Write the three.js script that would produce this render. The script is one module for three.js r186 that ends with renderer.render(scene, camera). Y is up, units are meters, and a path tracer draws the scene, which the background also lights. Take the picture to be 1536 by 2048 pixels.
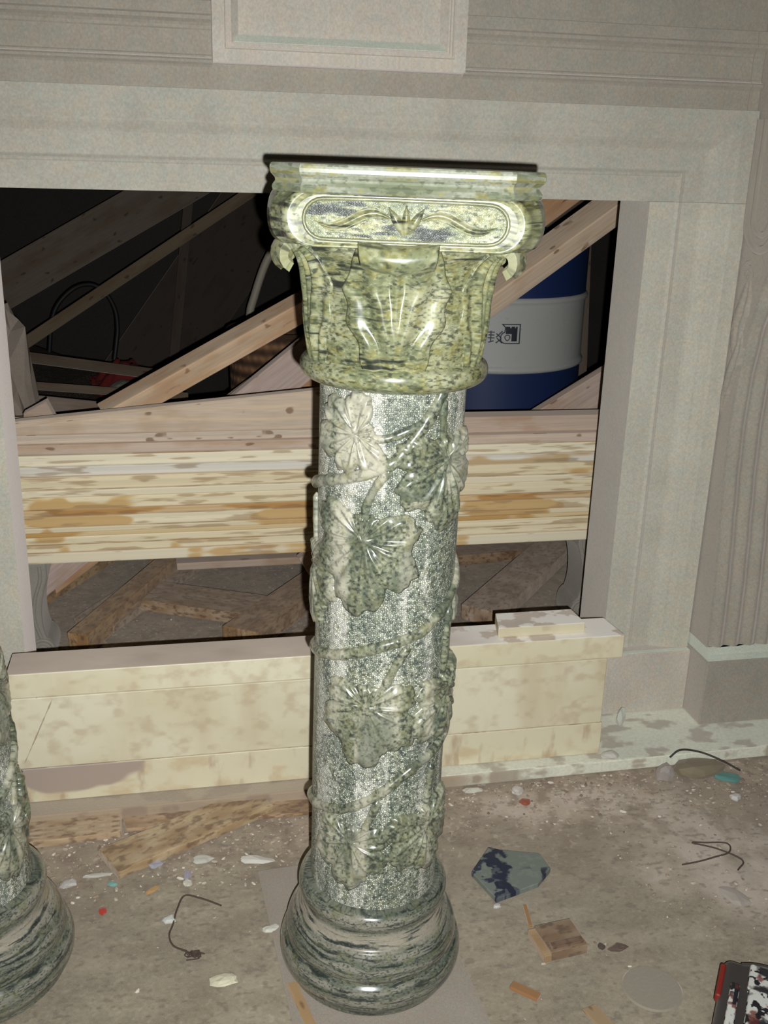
import * as THREE from 'three';
import { RoundedBoxGeometry } from 'three/addons/geometries/RoundedBoxGeometry.js';
import { mergeVertices } from 'three/addons/utils/BufferGeometryUtils.js';

// ---------------------------------------------------------------- camera, light, exposure
const scene = new THREE.Scene();
scene.background = new THREE.Color(0x000000);
const camera = new THREE.PerspectiveCamera(2 * Math.atan(1024 / 2050) * 180 / Math.PI, 0.75, 0.05, 40);
const EYE = new THREE.Vector3(0, 1.06, 1.71);
{
  // axes of the place seen from the camera (right, down, forward), from the vanishing points of the uprights and of the mantel
  const down = new THREE.Vector3(-168, 5954, 2050).normalize(), along = new THREE.Vector3(10600, -406.7, 2050);
  along.addScaledVector(down, -along.dot(down)).normalize();
  const up = down.clone().negate(), out = new THREE.Vector3().crossVectors(along, up);
  if (out.z > 0) out.negate();
  const row = (k) => new THREE.Vector3(along.getComponent(k), up.getComponent(k), out.getComponent(k));
  const right = row(0), upc = row(1).negate(), back = row(2).negate();
  camera.quaternion.setFromRotationMatrix(new THREE.Matrix4().makeBasis(right, upc, back));
  camera.position.copy(EYE);
  camera.updateMatrixWorld(true);
  // the camera's own flash, a little right of and below the lens
  const flash = new THREE.SpotLight(new THREE.Color().setRGB(0.95, 0.97, 0.98), 10.6, 0, 0.98, 0.9, 2);
  flash.name = 'camera_flash';
  flash.position.copy(EYE).addScaledVector(right, 0.02).addScaledVector(upc, -0.026).addScaledVector(back, 0.01);
  flash.target.position.copy(EYE).addScaledVector(back, -2).addScaledVector(upc, -0.06).addScaledVector(right, -0.02);
  flash.castShadow = true; flash.shadow.mapSize.set(2048, 2048); flash.shadow.radius = 0.2; flash.shadow.bias = -0.0005;
  flash.shadow.camera.near = 0.1; flash.shadow.camera.far = 8;
  scene.add(flash, flash.target);
}
const renderer = new THREE.WebGLRenderer({ antialias: true });
renderer.toneMapping = THREE.LinearToneMapping;
renderer.toneMappingExposure = 1.0;
renderer.shadowMap.enabled = true;

// ---------------------------------------------------------------- helpers
const V = (x, y, z) => new THREE.Vector3(x, y, z);
const D2R = Math.PI / 180;
function rng(seed) { let a = seed >>> 0; return () => { a = (a + 0x6d2b79f5) | 0; let t = Math.imul(a ^ (a >>> 15), 1 | a); t = (t + Math.imul(t ^ (t >>> 7), 61 | t)) ^ t; return ((t ^ (t >>> 14)) >>> 0) / 4294967296; }; }
const PERM = new Uint8Array(512), GV = new Float32Array(256);
{ const r = rng(77), p = [...Array(256).keys()]; for (let i = 255; i > 0; i--) { const j = Math.floor(r() * (i + 1)); [p[i], p[j]] = [p[j], p[i]]; } for (let i = 0; i < 512; i++) PERM[i] = p[i & 255]; for (let i = 0; i < 256; i++) GV[i] = r(); }
function n3(x, y, z) {
  const xi = Math.floor(x), yi = Math.floor(y), zi = Math.floor(z); let u = x - xi, v = y - yi, w = z - zi;
  u = u * u * (3 - 2 * u); v = v * v * (3 - 2 * v); w = w * w * (3 - 2 * w);
  const X = xi & 255, Y = yi & 255, Z = zi & 255;
  const h = (a, b, c) => GV[PERM[PERM[PERM[(X + a) & 255] + ((Y + b) & 255)] + ((Z + c) & 255)]];
  const a = h(0, 0, 0), b = h(1, 0, 0), c = h(0, 1, 0), d = h(1, 1, 0), e = h(0, 0, 1), f = h(1, 0, 1), g = h(0, 1, 1), i = h(1, 1, 1);
  const p = a + (b - a) * u, q = c + (d - c) * u, r = e + (f - e) * u, s = g + (i - g) * u;
  const t = p + (q - p) * v, o = r + (s - r) * v; return t + (o - t) * w;
}
function fbm(x, y, z, o = 4) { let s = 0, a = 0.5, n = 0; for (let i = 0; i < o; i++) { s += a * n3(x, y, z); n += a; a *= 0.5; x = x * 2.03 + 7.1; y = y * 2.03 + 3.7; z = z * 2.03 + 1.3; } return s / n; }
const ss = (a, b, x) => { const t = Math.min(1, Math.max(0, (x - a) / (b - a))); return t * t * (3 - 2 * t); };
const mix = (a, b, t) => a + (b - a) * t;
const mixc = (c, d, t) => { c[0] += (d[0] - c[0]) * t; c[1] += (d[1] - c[1]) * t; c[2] += (d[2] - c[2]) * t; };
// a texture computed pixel by pixel; f(u, v, c) writes 0..255 into c
function tex(w, h, f, srgb = true, wrap = THREE.RepeatWrapping) {
  const a = new Uint8Array(w * h * 4), c = [0, 0, 0];
  for (let y = 0, k = 0; y < h; y++) for (let x = 0; x < w; x++, k += 4) { f((x + 0.5) / w, (y + 0.5) / h, c); a[k] = Math.max(0, Math.min(255, c[0])); a[k + 1] = Math.max(0, Math.min(255, c[1])); a[k + 2] = Math.max(0, Math.min(255, c[2])); a[k + 3] = 255; }
  const t = new THREE.DataTexture(a, w, h); t.magFilter = t.minFilter = THREE.LinearFilter; t.wrapS = t.wrapT = wrap;
  if (srgb) t.colorSpace = THREE.SRGBColorSpace; t.needsUpdate = true; return t;
}
const metres = (t, w, h, ox = 0, oy = 0) => { const c = t.clone(); c.repeat.set(1 / w, 1 / h); c.offset.set(ox, oy); c.needsUpdate = true; return c; };
const canvasTex = (w, h, draw) => { const cv = document.createElement('canvas'); cv.width = w; cv.height = h; draw(cv.getContext('2d'), w, h); const t = new THREE.CanvasTexture(cv); t.colorSpace = THREE.SRGBColorSpace; t.magFilter = THREE.LinearFilter; return t; };
function mat(color, o = {}) { return new THREE.MeshPhysicalMaterial({ color, roughness: 0.8, ...o }); }
const dusty = (color = '#e4d8d2', k = 1.9) => ({ sheen: k, sheenRoughness: 1, sheenColor: new THREE.Color(color) }); // a film of fine stone dust
const used = {};
const numbered = (n) => { const k = (used[n] = (used[n] ?? -1) + 1); return k ? `${n}_${String(k).padStart(3, '0')}` : n; };
function shade(o) { o.castShadow = o.receiveShadow = true; return o; }
function part(name, geo, m, parent) { const o = shade(new THREE.Mesh(geo, m)); o.name = name; parent.add(o); return o; }
function tag(o, label, category, group) { o.userData.label = label; o.userData.category = category; if (group) o.userData.group = group; return o; }
function mesh(name, geo, m, label, category, group) { const o = shade(new THREE.Mesh(geo, m)); o.name = numbered(name); scene.add(o); return tag(o, label, category, group); }
function thing(name, label, category, p = [0, 0, 0], turn = 0, group) { const g = new THREE.Group(); g.name = numbered(name); g.position.set(...p); g.rotation.y = turn; scene.add(g); return tag(g, label, category, group); }
function struct(name, geo, m, label) { const o = shade(new THREE.Mesh(geo, m)); o.name = name; o.userData.kind = 'structure'; if (label) o.userData.label = label; scene.add(o); return o; }
// texture coordinates in metres, each face along its two largest axes
function boxUV(g) {
  if (g.index) { const gr = g.groups; g = g.toNonIndexed(); if (!g.groups.length) gr.forEach((q) => g.addGroup(q.start, q.count, q.materialIndex)); }
  const p = g.attributes.position, uv = new Float32Array(p.count * 2), a = V(), b = V(), c = V();
  for (let i = 0; i < p.count; i += 3) {
    a.fromBufferAttribute(p, i); b.fromBufferAttribute(p, i + 1); c.fromBufferAttribute(p, i + 2);
    const n = b.clone().sub(a).cross(c.clone().sub(a)), x = Math.abs(n.x), y = Math.abs(n.y), z = Math.abs(n.z);
    [a, b, c].forEach((q, k) => { const [s, t] = y >= x && y >= z ? [q.x, q.z] : z >= x ? [q.x, q.y] : [q.z, q.y]; uv[(i + k) * 2] = s; uv[(i + k) * 2 + 1] = t; });
  }
  g.setAttribute('uv', new THREE.BufferAttribute(uv, 2)); return g;
}
function block(w, h, d, r = 0.003, seg = 1) { return boxUV(new RoundedBoxGeometry(w, h, d, seg, Math.min(r, w / 2.01, h / 2.01, d / 2.01))); }
const box = (x0, x1, y0, y1, z0, z1, r) => block(x1 - x0, y1 - y0, z1 - z0, r).translate((x0 + x1) / 2, (y0 + y1) / 2, (z0 + z1) / 2);
function bend(g, f) { const p = g.attributes.position, v = V(); for (let i = 0; i < p.count; i++) { v.fromBufferAttribute(p, i); f(v); p.setXYZ(i, v.x, v.y, v.z); } g.computeVertexNormals(); return g; }
// surface over a grid of nu x nv points; f(i, j) gives [x, y, z, u, v]
function grid(nu, nv, f, closeU = false, flip = false) {
  const pos = [], uv = [], idx = [];
  for (let j = 0; j < nv; j++) for (let i = 0; i < nu; i++) { const q = f(i, j); pos.push(q[0], q[1], q[2]); uv.push(q[3] ?? 0, q[4] ?? 0); }
  const m = closeU ? nu : nu - 1;
  for (let j = 0; j < nv - 1; j++) for (let i = 0; i < m; i++) { const a = j * nu + i, b = j * nu + (i + 1) % nu, c = a + nu, d = b + nu; if (flip) idx.push(a, c, b, b, c, d); else idx.push(a, b, c, b, d, c); }
  const g = new THREE.BufferGeometry(); g.setAttribute('position', new THREE.Float32BufferAttribute(pos, 3)); g.setAttribute('uv', new THREE.Float32BufferAttribute(uv, 2)); g.setIndex(idx); g.computeVertexNormals(); return g;
}
function capped(g, loops) { // closes given loops of vertex indices with a fan
  const p = [...g.attributes.position.array], uv = [...g.attributes.uv.array], idx = [...g.index.array];
  for (const [loop, flip] of loops) {
    const base = p.length / 3; let cx = 0, cy = 0, cz = 0;
    loop.forEach((k) => { cx += p[k * 3]; cy += p[k * 3 + 1]; cz += p[k * 3 + 2]; p.push(p[k * 3], p[k * 3 + 1], p[k * 3 + 2]); uv.push(uv[k * 2], uv[k * 2 + 1]); });
    const n = loop.length; p.push(cx / n, cy / n, cz / n); uv.push(uv[loop[0] * 2], uv[loop[0] * 2 + 1]);
    for (let i = 0; i < n; i++) { const a = base + i, b = base + (i + 1) % n, c = base + n; if (flip) idx.push(a, c, b); else idx.push(a, b, c); }
  }
  const r = new THREE.BufferGeometry(); r.setAttribute('position', new THREE.Float32BufferAttribute(p, 3)); r.setAttribute('uv', new THREE.Float32BufferAttribute(uv, 2)); r.setIndex(idx); r.computeVertexNormals(); return r;
}
// closed prism: a polygon [[a, b], ...] carried along x from x0 to x1 (a = z, b = y), with optional mitre: x1 may depend on the point
function prismX(poly, x0, x1) {
  const X0 = typeof x0 === 'function' ? x0 : () => x0, X1 = typeof x1 === 'function' ? x1 : () => x1, pos = [], n = poly.length;
  const tri = THREE.ShapeUtils.triangulateShape(poly.map(([a, b]) => new THREE.Vector2(a, b)), []);
  const P = (q, e) => [e ? X1(q) : X0(q), q[1], q[0]];
  const area = THREE.ShapeUtils.area(poly.map(([a, b]) => new THREE.Vector2(a, b)));
  const put = (a, b, c) => { if (area > 0) pos.push(...a, ...b, ...c); else pos.push(...a, ...c, ...b); };
  for (let i = 0; i < n; i++) { const a = poly[i], b = poly[(i + 1) % n]; put(P(a, 0), P(a, 1), P(b, 0)); put(P(b, 0), P(a, 1), P(b, 1)); }
  const c3 = (t, e) => t.map((k) => P(poly[k], e));
  for (const t of tri) { const [a, b, c] = c3(t, 0); if (area > 0) pos.push(...a, ...b, ...c); else pos.push(...a, ...c, ...b); const [d, e, f] = c3(t, 1); if (area > 0) pos.push(...d, ...f, ...e); else pos.push(...d, ...e, ...f); }
  const g = new THREE.BufferGeometry(); g.setAttribute('position', new THREE.Float32BufferAttribute(pos, 3)); g.computeVertexNormals(); return boxUV(g);
}
function tube(points, r, seg = 8, per = 6, closed = false) { const c = new THREE.CatmullRomCurve3(points.map((p) => V(...p)), closed); return new THREE.TubeGeometry(c, points.length * per, r, seg, closed); }
function chunk(seed, sx, sy, sz, detail = 1, rough = 0.3) { // an irregular broken stone sitting on y = 0
  const g = mergeVertices(new THREE.IcosahedronGeometry(1, detail).deleteAttribute('normal').deleteAttribute('uv'));
  bend(g, (v) => { const n = 1 + (fbm(v.x * 1.3 + seed * 7.7, v.y * 1.3, v.z * 1.3 + seed, 2) - 0.5) * 2 * rough + (detail > 2 ? (fbm(v.x * 5, v.y * 5, v.z * 5 + seed, 3) - 0.5) * 0.4 : 0); v.multiplyScalar(n); v.y = Math.max(v.y, -0.72) ; v.set(v.x * sx / 2, (v.y + 0.72) * sy / 1.72, v.z * sz / 2); });
  const h = g.toNonIndexed(); h.computeVertexNormals(); return boxUV(h);
}

// ---------------------------------------------------------------- materials
const speck = tex(512, 512, (u, v, c) => { // neutral fine stone grain, 0.5 m
  const a = fbm(u * 9, v * 9, 3, 4), b = n3(u * 256, v * 256, 9), d = n3(u * 170, v * 170, 19), e = fbm(u * 40, v * 40, 29, 3), s = 236 + (a - 0.5) * 22 + (b - 0.5) * 20 + (d - 0.5) * 12;
  c[0] = s + (e - 0.5) * 16; c[1] = s; c[2] = s - 2 - (e - 0.5) * 10;
}, true, THREE.MirroredRepeatWrapping);
const grainBump = tex(512, 512, (u, v, c) => { c[0] = c[1] = c[2] = 128 + (n3(u * 200, v * 200, 4) - 0.5) * 120 + (fbm(u * 30, v * 30, 2, 3) - 0.5) * 90; }, false, THREE.MirroredRepeatWrapping);
const sandstone = mat('#b5b0a2', { roughness: 0.9, map: metres(speck, 0.5, 0.5), bumpMap: metres(grainBump, 0.16, 0.16), bumpScale: 0.0003, ...dusty() });
const jambStone = mat('#c0bbab', { roughness: 0.9, map: metres(speck, 0.5, 0.5, 0.7, 0.1), bumpMap: metres(grainBump, 0.16, 0.16), bumpScale: 0.0003, ...dusty() });
const sandstoneB = mat('#c6bdaf', { roughness: 0.9, map: metres(speck, 0.45, 0.5, 0.3, 0.6), bumpMap: metres(grainBump, 0.16, 0.16), bumpScale: 0.0003, ...dusty() });
const sandstoneC = mat('#a39b8d', { roughness: 0.9, map: metres(speck, 0.45, 0.5, 0.1, 0.2), bumpMap: metres(grainBump, 0.16, 0.16), bumpScale: 0.0003, ...dusty() });
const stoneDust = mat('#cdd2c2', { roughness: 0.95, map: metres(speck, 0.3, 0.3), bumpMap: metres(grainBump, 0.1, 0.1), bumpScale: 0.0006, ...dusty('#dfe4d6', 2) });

// green serpentine marble of the column, one texture for each of its three blocks
const SH = 0.7, SR = 0.0842;
const grain = (x, y, z, f) => fbm(x * f, y * f, z * f, 3);
function shaftColor(u, v, c) { // salt-and-pepper grey-green with white streaks running down the block
  const a = u * 2 * Math.PI, x = Math.cos(a) * SR, z = Math.sin(a) * SR, y = v * SH;
  const w = (fbm(x * 14, y * 4, z * 14, 2) - 0.5) * 0.03;
  const band = fbm((x + w) * 42, y * 3.2, (z + w) * 42, 3), g = fbm(x * 18 + 5, y * 9, z * 18, 3), s = grain(x, y, z, 330), t = grain(x + 2, y, z, 520);
  const k = (t - 0.5) * 46; c[0] = 124 + k; c[1] = 129 + k; c[2] = 112 + k;
  mixc(c, [100, 108, 94], ss(0.4, 0.7, g) * 0.6);
  const pale = ss(0.46, 0.68, band + (t - 0.5) * 0.12); mixc(c, [194, 190, 180], pale * 0.85);
  mixc(c, [52, 58, 58], ss(0.55, 0.7, s) * (0.75 - 0.45 * pale));
  mixc(c, [190, 190, 178], ss(0.45, 0.32, s) * 0.5);
  mixc(c, [128, 126, 92], ss(0.56, 0.76, grain(x, y, z + 3, 90)) * 0.35);
  mixc(c, [74, 84, 78], ss(0.55, 0.75, fbm(x * 60, y * 22, z * 60, 2)) * 0.35);
}
const shaftTex = tex(1024, 1280, shaftColor);
// pecked ground between the vines: close-set little bosses 2.4 mm across, bruised pale on top, with glint and pit shade painted into the colour
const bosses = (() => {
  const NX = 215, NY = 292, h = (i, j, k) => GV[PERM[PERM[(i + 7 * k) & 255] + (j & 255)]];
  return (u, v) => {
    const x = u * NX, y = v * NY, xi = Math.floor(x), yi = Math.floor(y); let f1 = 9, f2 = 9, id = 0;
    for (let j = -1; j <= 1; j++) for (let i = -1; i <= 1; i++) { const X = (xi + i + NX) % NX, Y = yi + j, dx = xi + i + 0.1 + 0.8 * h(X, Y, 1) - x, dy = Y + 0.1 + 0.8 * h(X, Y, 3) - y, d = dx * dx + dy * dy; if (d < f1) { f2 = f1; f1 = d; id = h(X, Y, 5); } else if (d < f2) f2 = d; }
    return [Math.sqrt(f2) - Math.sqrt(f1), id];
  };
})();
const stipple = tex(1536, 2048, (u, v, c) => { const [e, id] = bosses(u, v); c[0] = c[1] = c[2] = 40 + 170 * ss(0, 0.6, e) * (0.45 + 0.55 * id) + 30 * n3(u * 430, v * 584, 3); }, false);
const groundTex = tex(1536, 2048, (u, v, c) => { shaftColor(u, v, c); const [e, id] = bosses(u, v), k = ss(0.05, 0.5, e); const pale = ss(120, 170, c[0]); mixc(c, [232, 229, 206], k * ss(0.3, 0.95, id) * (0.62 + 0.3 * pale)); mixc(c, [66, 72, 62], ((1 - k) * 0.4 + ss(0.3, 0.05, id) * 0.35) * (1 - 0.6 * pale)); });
const capTex = tex(2048, 768, (u, v, c) => { // 0.9 m x 0.3 m, veins lie level
  const x = u * 0.9, y = v * 0.3, w = (fbm(x * 9, y * 20, 1, 3) - 0.5) * 0.02;
  const st = fbm(x * 9, (y + w * 0.4) * 130, 2, 4), g = fbm(x * 18, y * 34, 12, 3), s = fbm(x * 240, y * 400, 7, 3), t = fbm(x * 420, y * 480, 17, 2), k = (t - 0.5) * 44;
  c[0] = 134 + k; c[1] = 136 + k; c[2] = 102 + k;
  mixc(c, [112, 119, 92], ss(0.4, 0.7, g) * 0.8);
  mixc(c, [170, 171, 146], ss(0.5, 0.74, fbm(x * 16, (y + w) * 50, 31, 3)) * 0.75);
  mixc(c, [132, 126, 74], ss(0.54, 0.74, fbm(x * 110, y * 150, 23, 3)) * 0.5);
  mixc(c, [172, 173, 148], ss(0.44, 0.3, s) * 0.5);
  mixc(c, [74, 80, 64], ss(0.55, 0.75, s) * 0.5);
  mixc(c, [36, 40, 38], ss(0.6, 0.7, st) * 0.85 * ss(0.42, 0.62, fbm(x * 40, y * 190, 5, 2)));
  mixc(c, [44, 48, 42], ss(0.6, 0.76, fbm(x * 190, y * 420, 45, 3)) * 0.55);
}, true, THREE.MirroredRepeatWrapping);
const baseTex = tex(1280, 768, (u, v, c) => { // layers follow the turned profile, drifting a little round the block
  const a = u * 2 * Math.PI, x = Math.cos(a), z = Math.sin(a), w = (fbm(x * 1.6, v * 5, z * 1.6, 3) - 0.5) * 0.12;
  const l = fbm(x * 0.8, (v + w) * 22, z * 0.8, 4), d = fbm(x * 3.4, (v + w * 0.7) * 60, z * 3.4 + 4, 4), m = fbm(x * 42, v * 110, z * 42, 3), t = fbm(x * 90, v * 200, z * 90, 2), k = (t - 0.5) * 34;
  c[0] = 100 + k; c[1] = 106 + k; c[2] = 97 + k;
  mixc(c, [148, 145, 138], ss(0.46, 0.7, l) * 0.8);
  mixc(c, [72, 82, 74], ss(0.46, 0.3, l) * 0.6);
  mixc(c, [38, 44, 44], ss(0.56, 0.7, d) * 0.75);
  mixc(c, [44, 50, 50], ss(0.55, 0.72, m) * 0.6);
  mixc(c, [150, 148, 136], ss(0.42, 0.28, m) * 0.45);
  mixc(c, [104, 108, 80], ss(0.58, 0.76, fbm(x * 9, v * 22, z * 9, 3)) * 0.4);
  mixc(c, [168, 160, 150], ss(0.6, 0.66, v + w * 0.3) * ss(0.79, 0.73, v + w * 0.3) * 0.75 * ss(0.75, 0.45, d)); // the pale bed that the hollow was turned in
});
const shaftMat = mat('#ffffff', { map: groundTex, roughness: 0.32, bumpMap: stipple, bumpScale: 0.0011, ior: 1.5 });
const reliefMat = mat('#dcdacd', { map: shaftTex, roughness: 0.27, clearcoat: 0.3, clearcoatRoughness: 0.15 });
const capMat = mat('#e6e4dc', { map: capTex, roughness: 0.3, clearcoat: 0.35, clearcoatRoughness: 0.05, specularIntensity: 0.7 });
const capRough = mat('#e6e4dc', { map: capTex, roughness: 0.32, bumpMap: metres(stipple, 2.1, 1.5), bumpScale: 0.0006 });
const baseMat = mat('#eeeae0', { map: baseTex, roughness: 0.2, clearcoat: 0.6, clearcoatRoughness: 0.06 });

// timber
const woodTex = tex(1024, 512, (u, v, c) => { // 1.2 m x 0.24 m, neutral pine grain along u
  const x = u * 1.2, y = v * 0.24, w = (fbm(x * 2.2, y * 9, 3, 3) - 0.5) * 0.02, r = fbm(x * 1.1, (y + w) * 190, 6, 4), f = n3(x * 30, y * 900, 4);
  const k = 238 + (r - 0.5) * 50 + (f - 0.5) * 18, t = ss(0.4, 0.8, r);
  c[0] = k; c[1] = k - 3 - 5 * t; c[2] = k - 8 - 12 * t;
  mixc(c, [204, 176, 146], ss(0.5, 0.85, fbm(x * 12, y * 30, 21, 4)) * 0.5);
  mixc(c, [128, 102, 80], ss(0.8, 0.86, fbm(x * 30, y * 60, 61, 2)) * 0.6);
}, true, THREE.MirroredRepeatWrapping);
const stainTex = tex(1024, 512, (u, v, c) => { // the same pine, freckled with brown stain
  const x = u * 1.2, y = v * 0.24, r = fbm(x * 1.2, y * 150, 16, 4), k = 228 + (r - 0.5) * 56;
  c[0] = k; c[1] = k - 8; c[2] = k - 20;
  mixc(c, [182, 158, 128], ss(0.3, 0.75, fbm(x * 26, y * 60, 41, 5)) * 0.7);
  mixc(c, [120, 100, 84], ss(0.48, 0.78, fbm(x * 90, y * 150, 51, 5)) * 0.6);
}, true, THREE.MirroredRepeatWrapping);
const wet = tex(1536, 384, (u, v, c) => { // pine edge with honey-coloured water marks
  const x = u * 1.2, y = v * 0.3, r = fbm(x * 0.9, y * 190, 26, 4), k = 244 + (r - 0.5) * 34;
  c[0] = k; c[1] = k - 3; c[2] = k - 8;
  mixc(c, [206, 168, 112], ss(0.6, 0.64, fbm(x * 4.5, y * 9, 71, 4)) * 0.7);
  mixc(c, [160, 136, 112], ss(0.6, 0.74, fbm(x * 14, y * 120, 81, 3)) * 0.5);
}, true, THREE.MirroredRepeatWrapping);
const wood = (color, t = woodTex, ox = 0, oy = 0, o = {}) => mat(color, { roughness: 0.85, map: metres(t, 1.2, t === wet ? 0.3 : 0.24, ox, oy), ...dusty('#d8c8ba', 1.4), ...o });

// floor: worn grey-brown ground with pale stone dust, mapped in metres over 2.4 m x 2.4 m from (-0.9, -1.2)
const FX = -0.9, FZ = -1.2, FS = 2.4;
const floorTex = tex(1792, 1792, (u, v, c) => {
  const x = FX + u * FS, z = FZ + v * FS;
  const a = fbm(x * 5, z * 5, 2, 5), b = fbm(x * 22, z * 30, 8, 5), f = n3(x * 240, z * 300, 5), st = fbm(x * 16, z * 70, 31, 4);
  const k = (b - 0.5) * 40 + (f - 0.5) * 18 + (st - 0.5) * 30;
  c[0] = 141 + k; c[1] = 134 + k; c[2] = 116 + k;
  mixc(c, [128, 117, 99], ss(0.3, 0.8, a) * 0.5);
  const near = ss(0.45, 0.22, z); // dirt swept up against the stones, colour lightened for the brighter light there
  mixc(c, [176, 156, 136], near * (0.3 + 0.4 * ss(0.3, 0.7, b)));
  // pale stone dust on the right
  const d1 = Math.exp(-(((x - 0.86) / 0.2) ** 2) - (((z - 0.47) / 0.15) ** 2)), d2 = Math.exp(-(((x - 0.62) / 0.24) ** 2) - (((z - 0.27) / 0.07) ** 2));
  mixc(c, [200, 190, 181], ss(0.2, 0.85, (d1 * 0.9 + d2 * 0.8) * (0.2 + 1.5 * fbm(x * 20, z * 20, 14, 5))) * 0.95);
  mixc(c, [112, 94, 79], ss(0.5, 0.75, fbm(x * 40, z * 40, 64, 5)) * ss(0.62, 0.25, z) * 0.5);
  mixc(c, [206, 198, 186], ss(0.7, 0.84, fbm(x * 130, z * 130, 24, 2)) * (0.2 + 0.6 * near));
  mixc(c, [98, 88, 76], ss(0.6, 0.8, fbm(x * 110, z * 170, 44, 3)) * 0.5);
}, true, THREE.MirroredRepeatWrapping);
const floorMat = mat('#f0eae0', { map: floorTex, roughness: 0.92, bumpMap: metres(grainBump, 0.04, 0.04), bumpScale: 0.0010, ...dusty('#d4c8bc', 1.6) });

// white marble of the slabs
const marbleTex = tex(1536, 256, (u, v, c) => { // 1.2 m x 0.2 m
  const x = u * 1.2, y = v * 0.2, a = fbm(x * 6, y * 9, 3, 4), s = fbm(x * 22, y * 5, 13, 4), d = fbm(x * 46, y * 60, 23, 4);
  c[0] = 228; c[1] = 225; c[2] = 210;
  mixc(c, [212, 204, 180], ss(0.4, 0.75, a) * 0.7);
  mixc(c, [196, 180, 154], ss(0.45, 0.85, s) * 0.4);
  mixc(c, [180, 160, 136], ss(0.5, 0.85, d) * 0.35);
  // old scratch across the left end of the tall slab
  const q = Math.abs((x - 0.085) * 2.2 - (y - 0.085)) * 0.41 + (n3(x * 160, y * 160, 2) - 0.5) * 0.0012; mixc(c, [152, 132, 120], ss(0.0011, 0.0004, q) * ss(0.08, 0.09, y) * ss(0.2, 0.19, y) * 0.8);
}, true, THREE.MirroredRepeatWrapping);
const marble = (ox, oy, color = '#efeadb') => mat(color, { map: metres(marbleTex, 1.2, 0.2, ox, oy), roughness: 0.5 });
const dustTop = (paleFrom, ox) => metres(tex(768, 128, (u, v, c) => { // grime on the upper face, thinning out to the right
  const x = u * 1.2, y = v * 0.1, d = fbm(x * 14, y * 30, 3 + ox, 4); c[0] = 190 + (d - 0.5) * 50; c[1] = 172 + (d - 0.5) * 50; c[2] = 154 + (d - 0.5) * 50;
  const clean = ss(paleFrom - 0.12, paleFrom + 0.08, x + (fbm(x * 9, y * 20, 5, 3) - 0.5) * 0.2) * ss(0.62, 0.52, fbm(x * 34, y * 40, 8, 4));
  mixc(c, [250, 246, 236], clean * 0.9);
}, true, THREE.MirroredRepeatWrapping), 1.2, 0.1);

// ---------------------------------------------------------------- the workshop shell
{
  const nx = 121, nz = 121;
  const g = grid(nx, nz, (i, j) => { // finer near the photographed ground
    const x = -2.6 + 6 * i / (nx - 1), z = -2.7 + 6.9 * j / (nz - 1);
    return [x, (fbm(x * 4, z * 4, 7, 3) - 0.5) * 0.004 - 0.002, z, (x - FX) / FS, (z - FZ) / FS];
  }, false, true);
  struct('floor', g, floorMat, 'dusty grey-brown workshop floor with pale stone dust');
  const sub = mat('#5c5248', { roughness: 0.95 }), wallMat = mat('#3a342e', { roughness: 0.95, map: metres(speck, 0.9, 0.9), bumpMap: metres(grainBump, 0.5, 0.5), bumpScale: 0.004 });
  const foundation = struct('floor_base', box(-2.7, 3.5, -0.2, -0.012, -2.8, 4.3, 0.002), sub); foundation.name = 'trim_1';
  struct('wall_back', box(-2.7, 3.5, -0.01, 2.9, -2.8, -2.62, 0.002), wallMat, 'dark brown back wall of the workshop');
  struct('wall_left', box(-2.8, -2.6, -0.01, 2.9, -2.8, 4.3, 0.002), wallMat);
  struct('wall_right', box(3.4, 3.6, -0.01, 2.9, -2.8, 4.3, 0.002), wallMat);
  struct('wall_front', box(-2.7, 3.5, -0.01, 2.9, 4.2, 4.4, 0.002), wallMat);
  struct('ceiling', box(-2.8, 3.6, 2.9, 3.05, -2.8, 4.4, 0.002), wallMat);
}

// ---------------------------------------------------------------- stone fireplace surround
const OX0 = -0.286, OX1 = 0.798, OY = 1.004, LT = 1.153, JW = 0.174, BACK = -0.12;
// depth of the moulded frame at share t from the opening (0) to its outer edge (1)
function frameZ(t) {
  if (t < 0.27) return 0.003;
  if (t < 0.30) return 0.003 + 0.0025 * Math.sin((t - 0.27) / 0.03 * Math.PI / 2);
  if (t < 0.35) return 0.0055 - 0.0055 * ss(0.30, 0.35, t);
  if (t < 0.54) return 0;
  if (t < 0.70) return 0.011 * ss(0.54, 0.70, t);
  if (t < 0.84) return 0.011 + 0.005 * Math.sin((t - 0.70) / 0.14 * Math.PI / 2);
  return 0.0175;
}
const FT = [0, 0.26, 0.272, 0.285, 0.3, 0.312, 0.325, 0.338, 0.35, 0.54, 0.57, 0.595, 0.62, 0.65, 0.68, 0.7, 0.73, 0.77, 0.81, 0.845, 0.852, 0.9, 1];
const surround = thing('fireplace_surround', 'large dusty beige stone fireplace surround with moulded lintel, jambs and frieze behind the column', 'fireplace', [0, 0, 0]);
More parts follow.
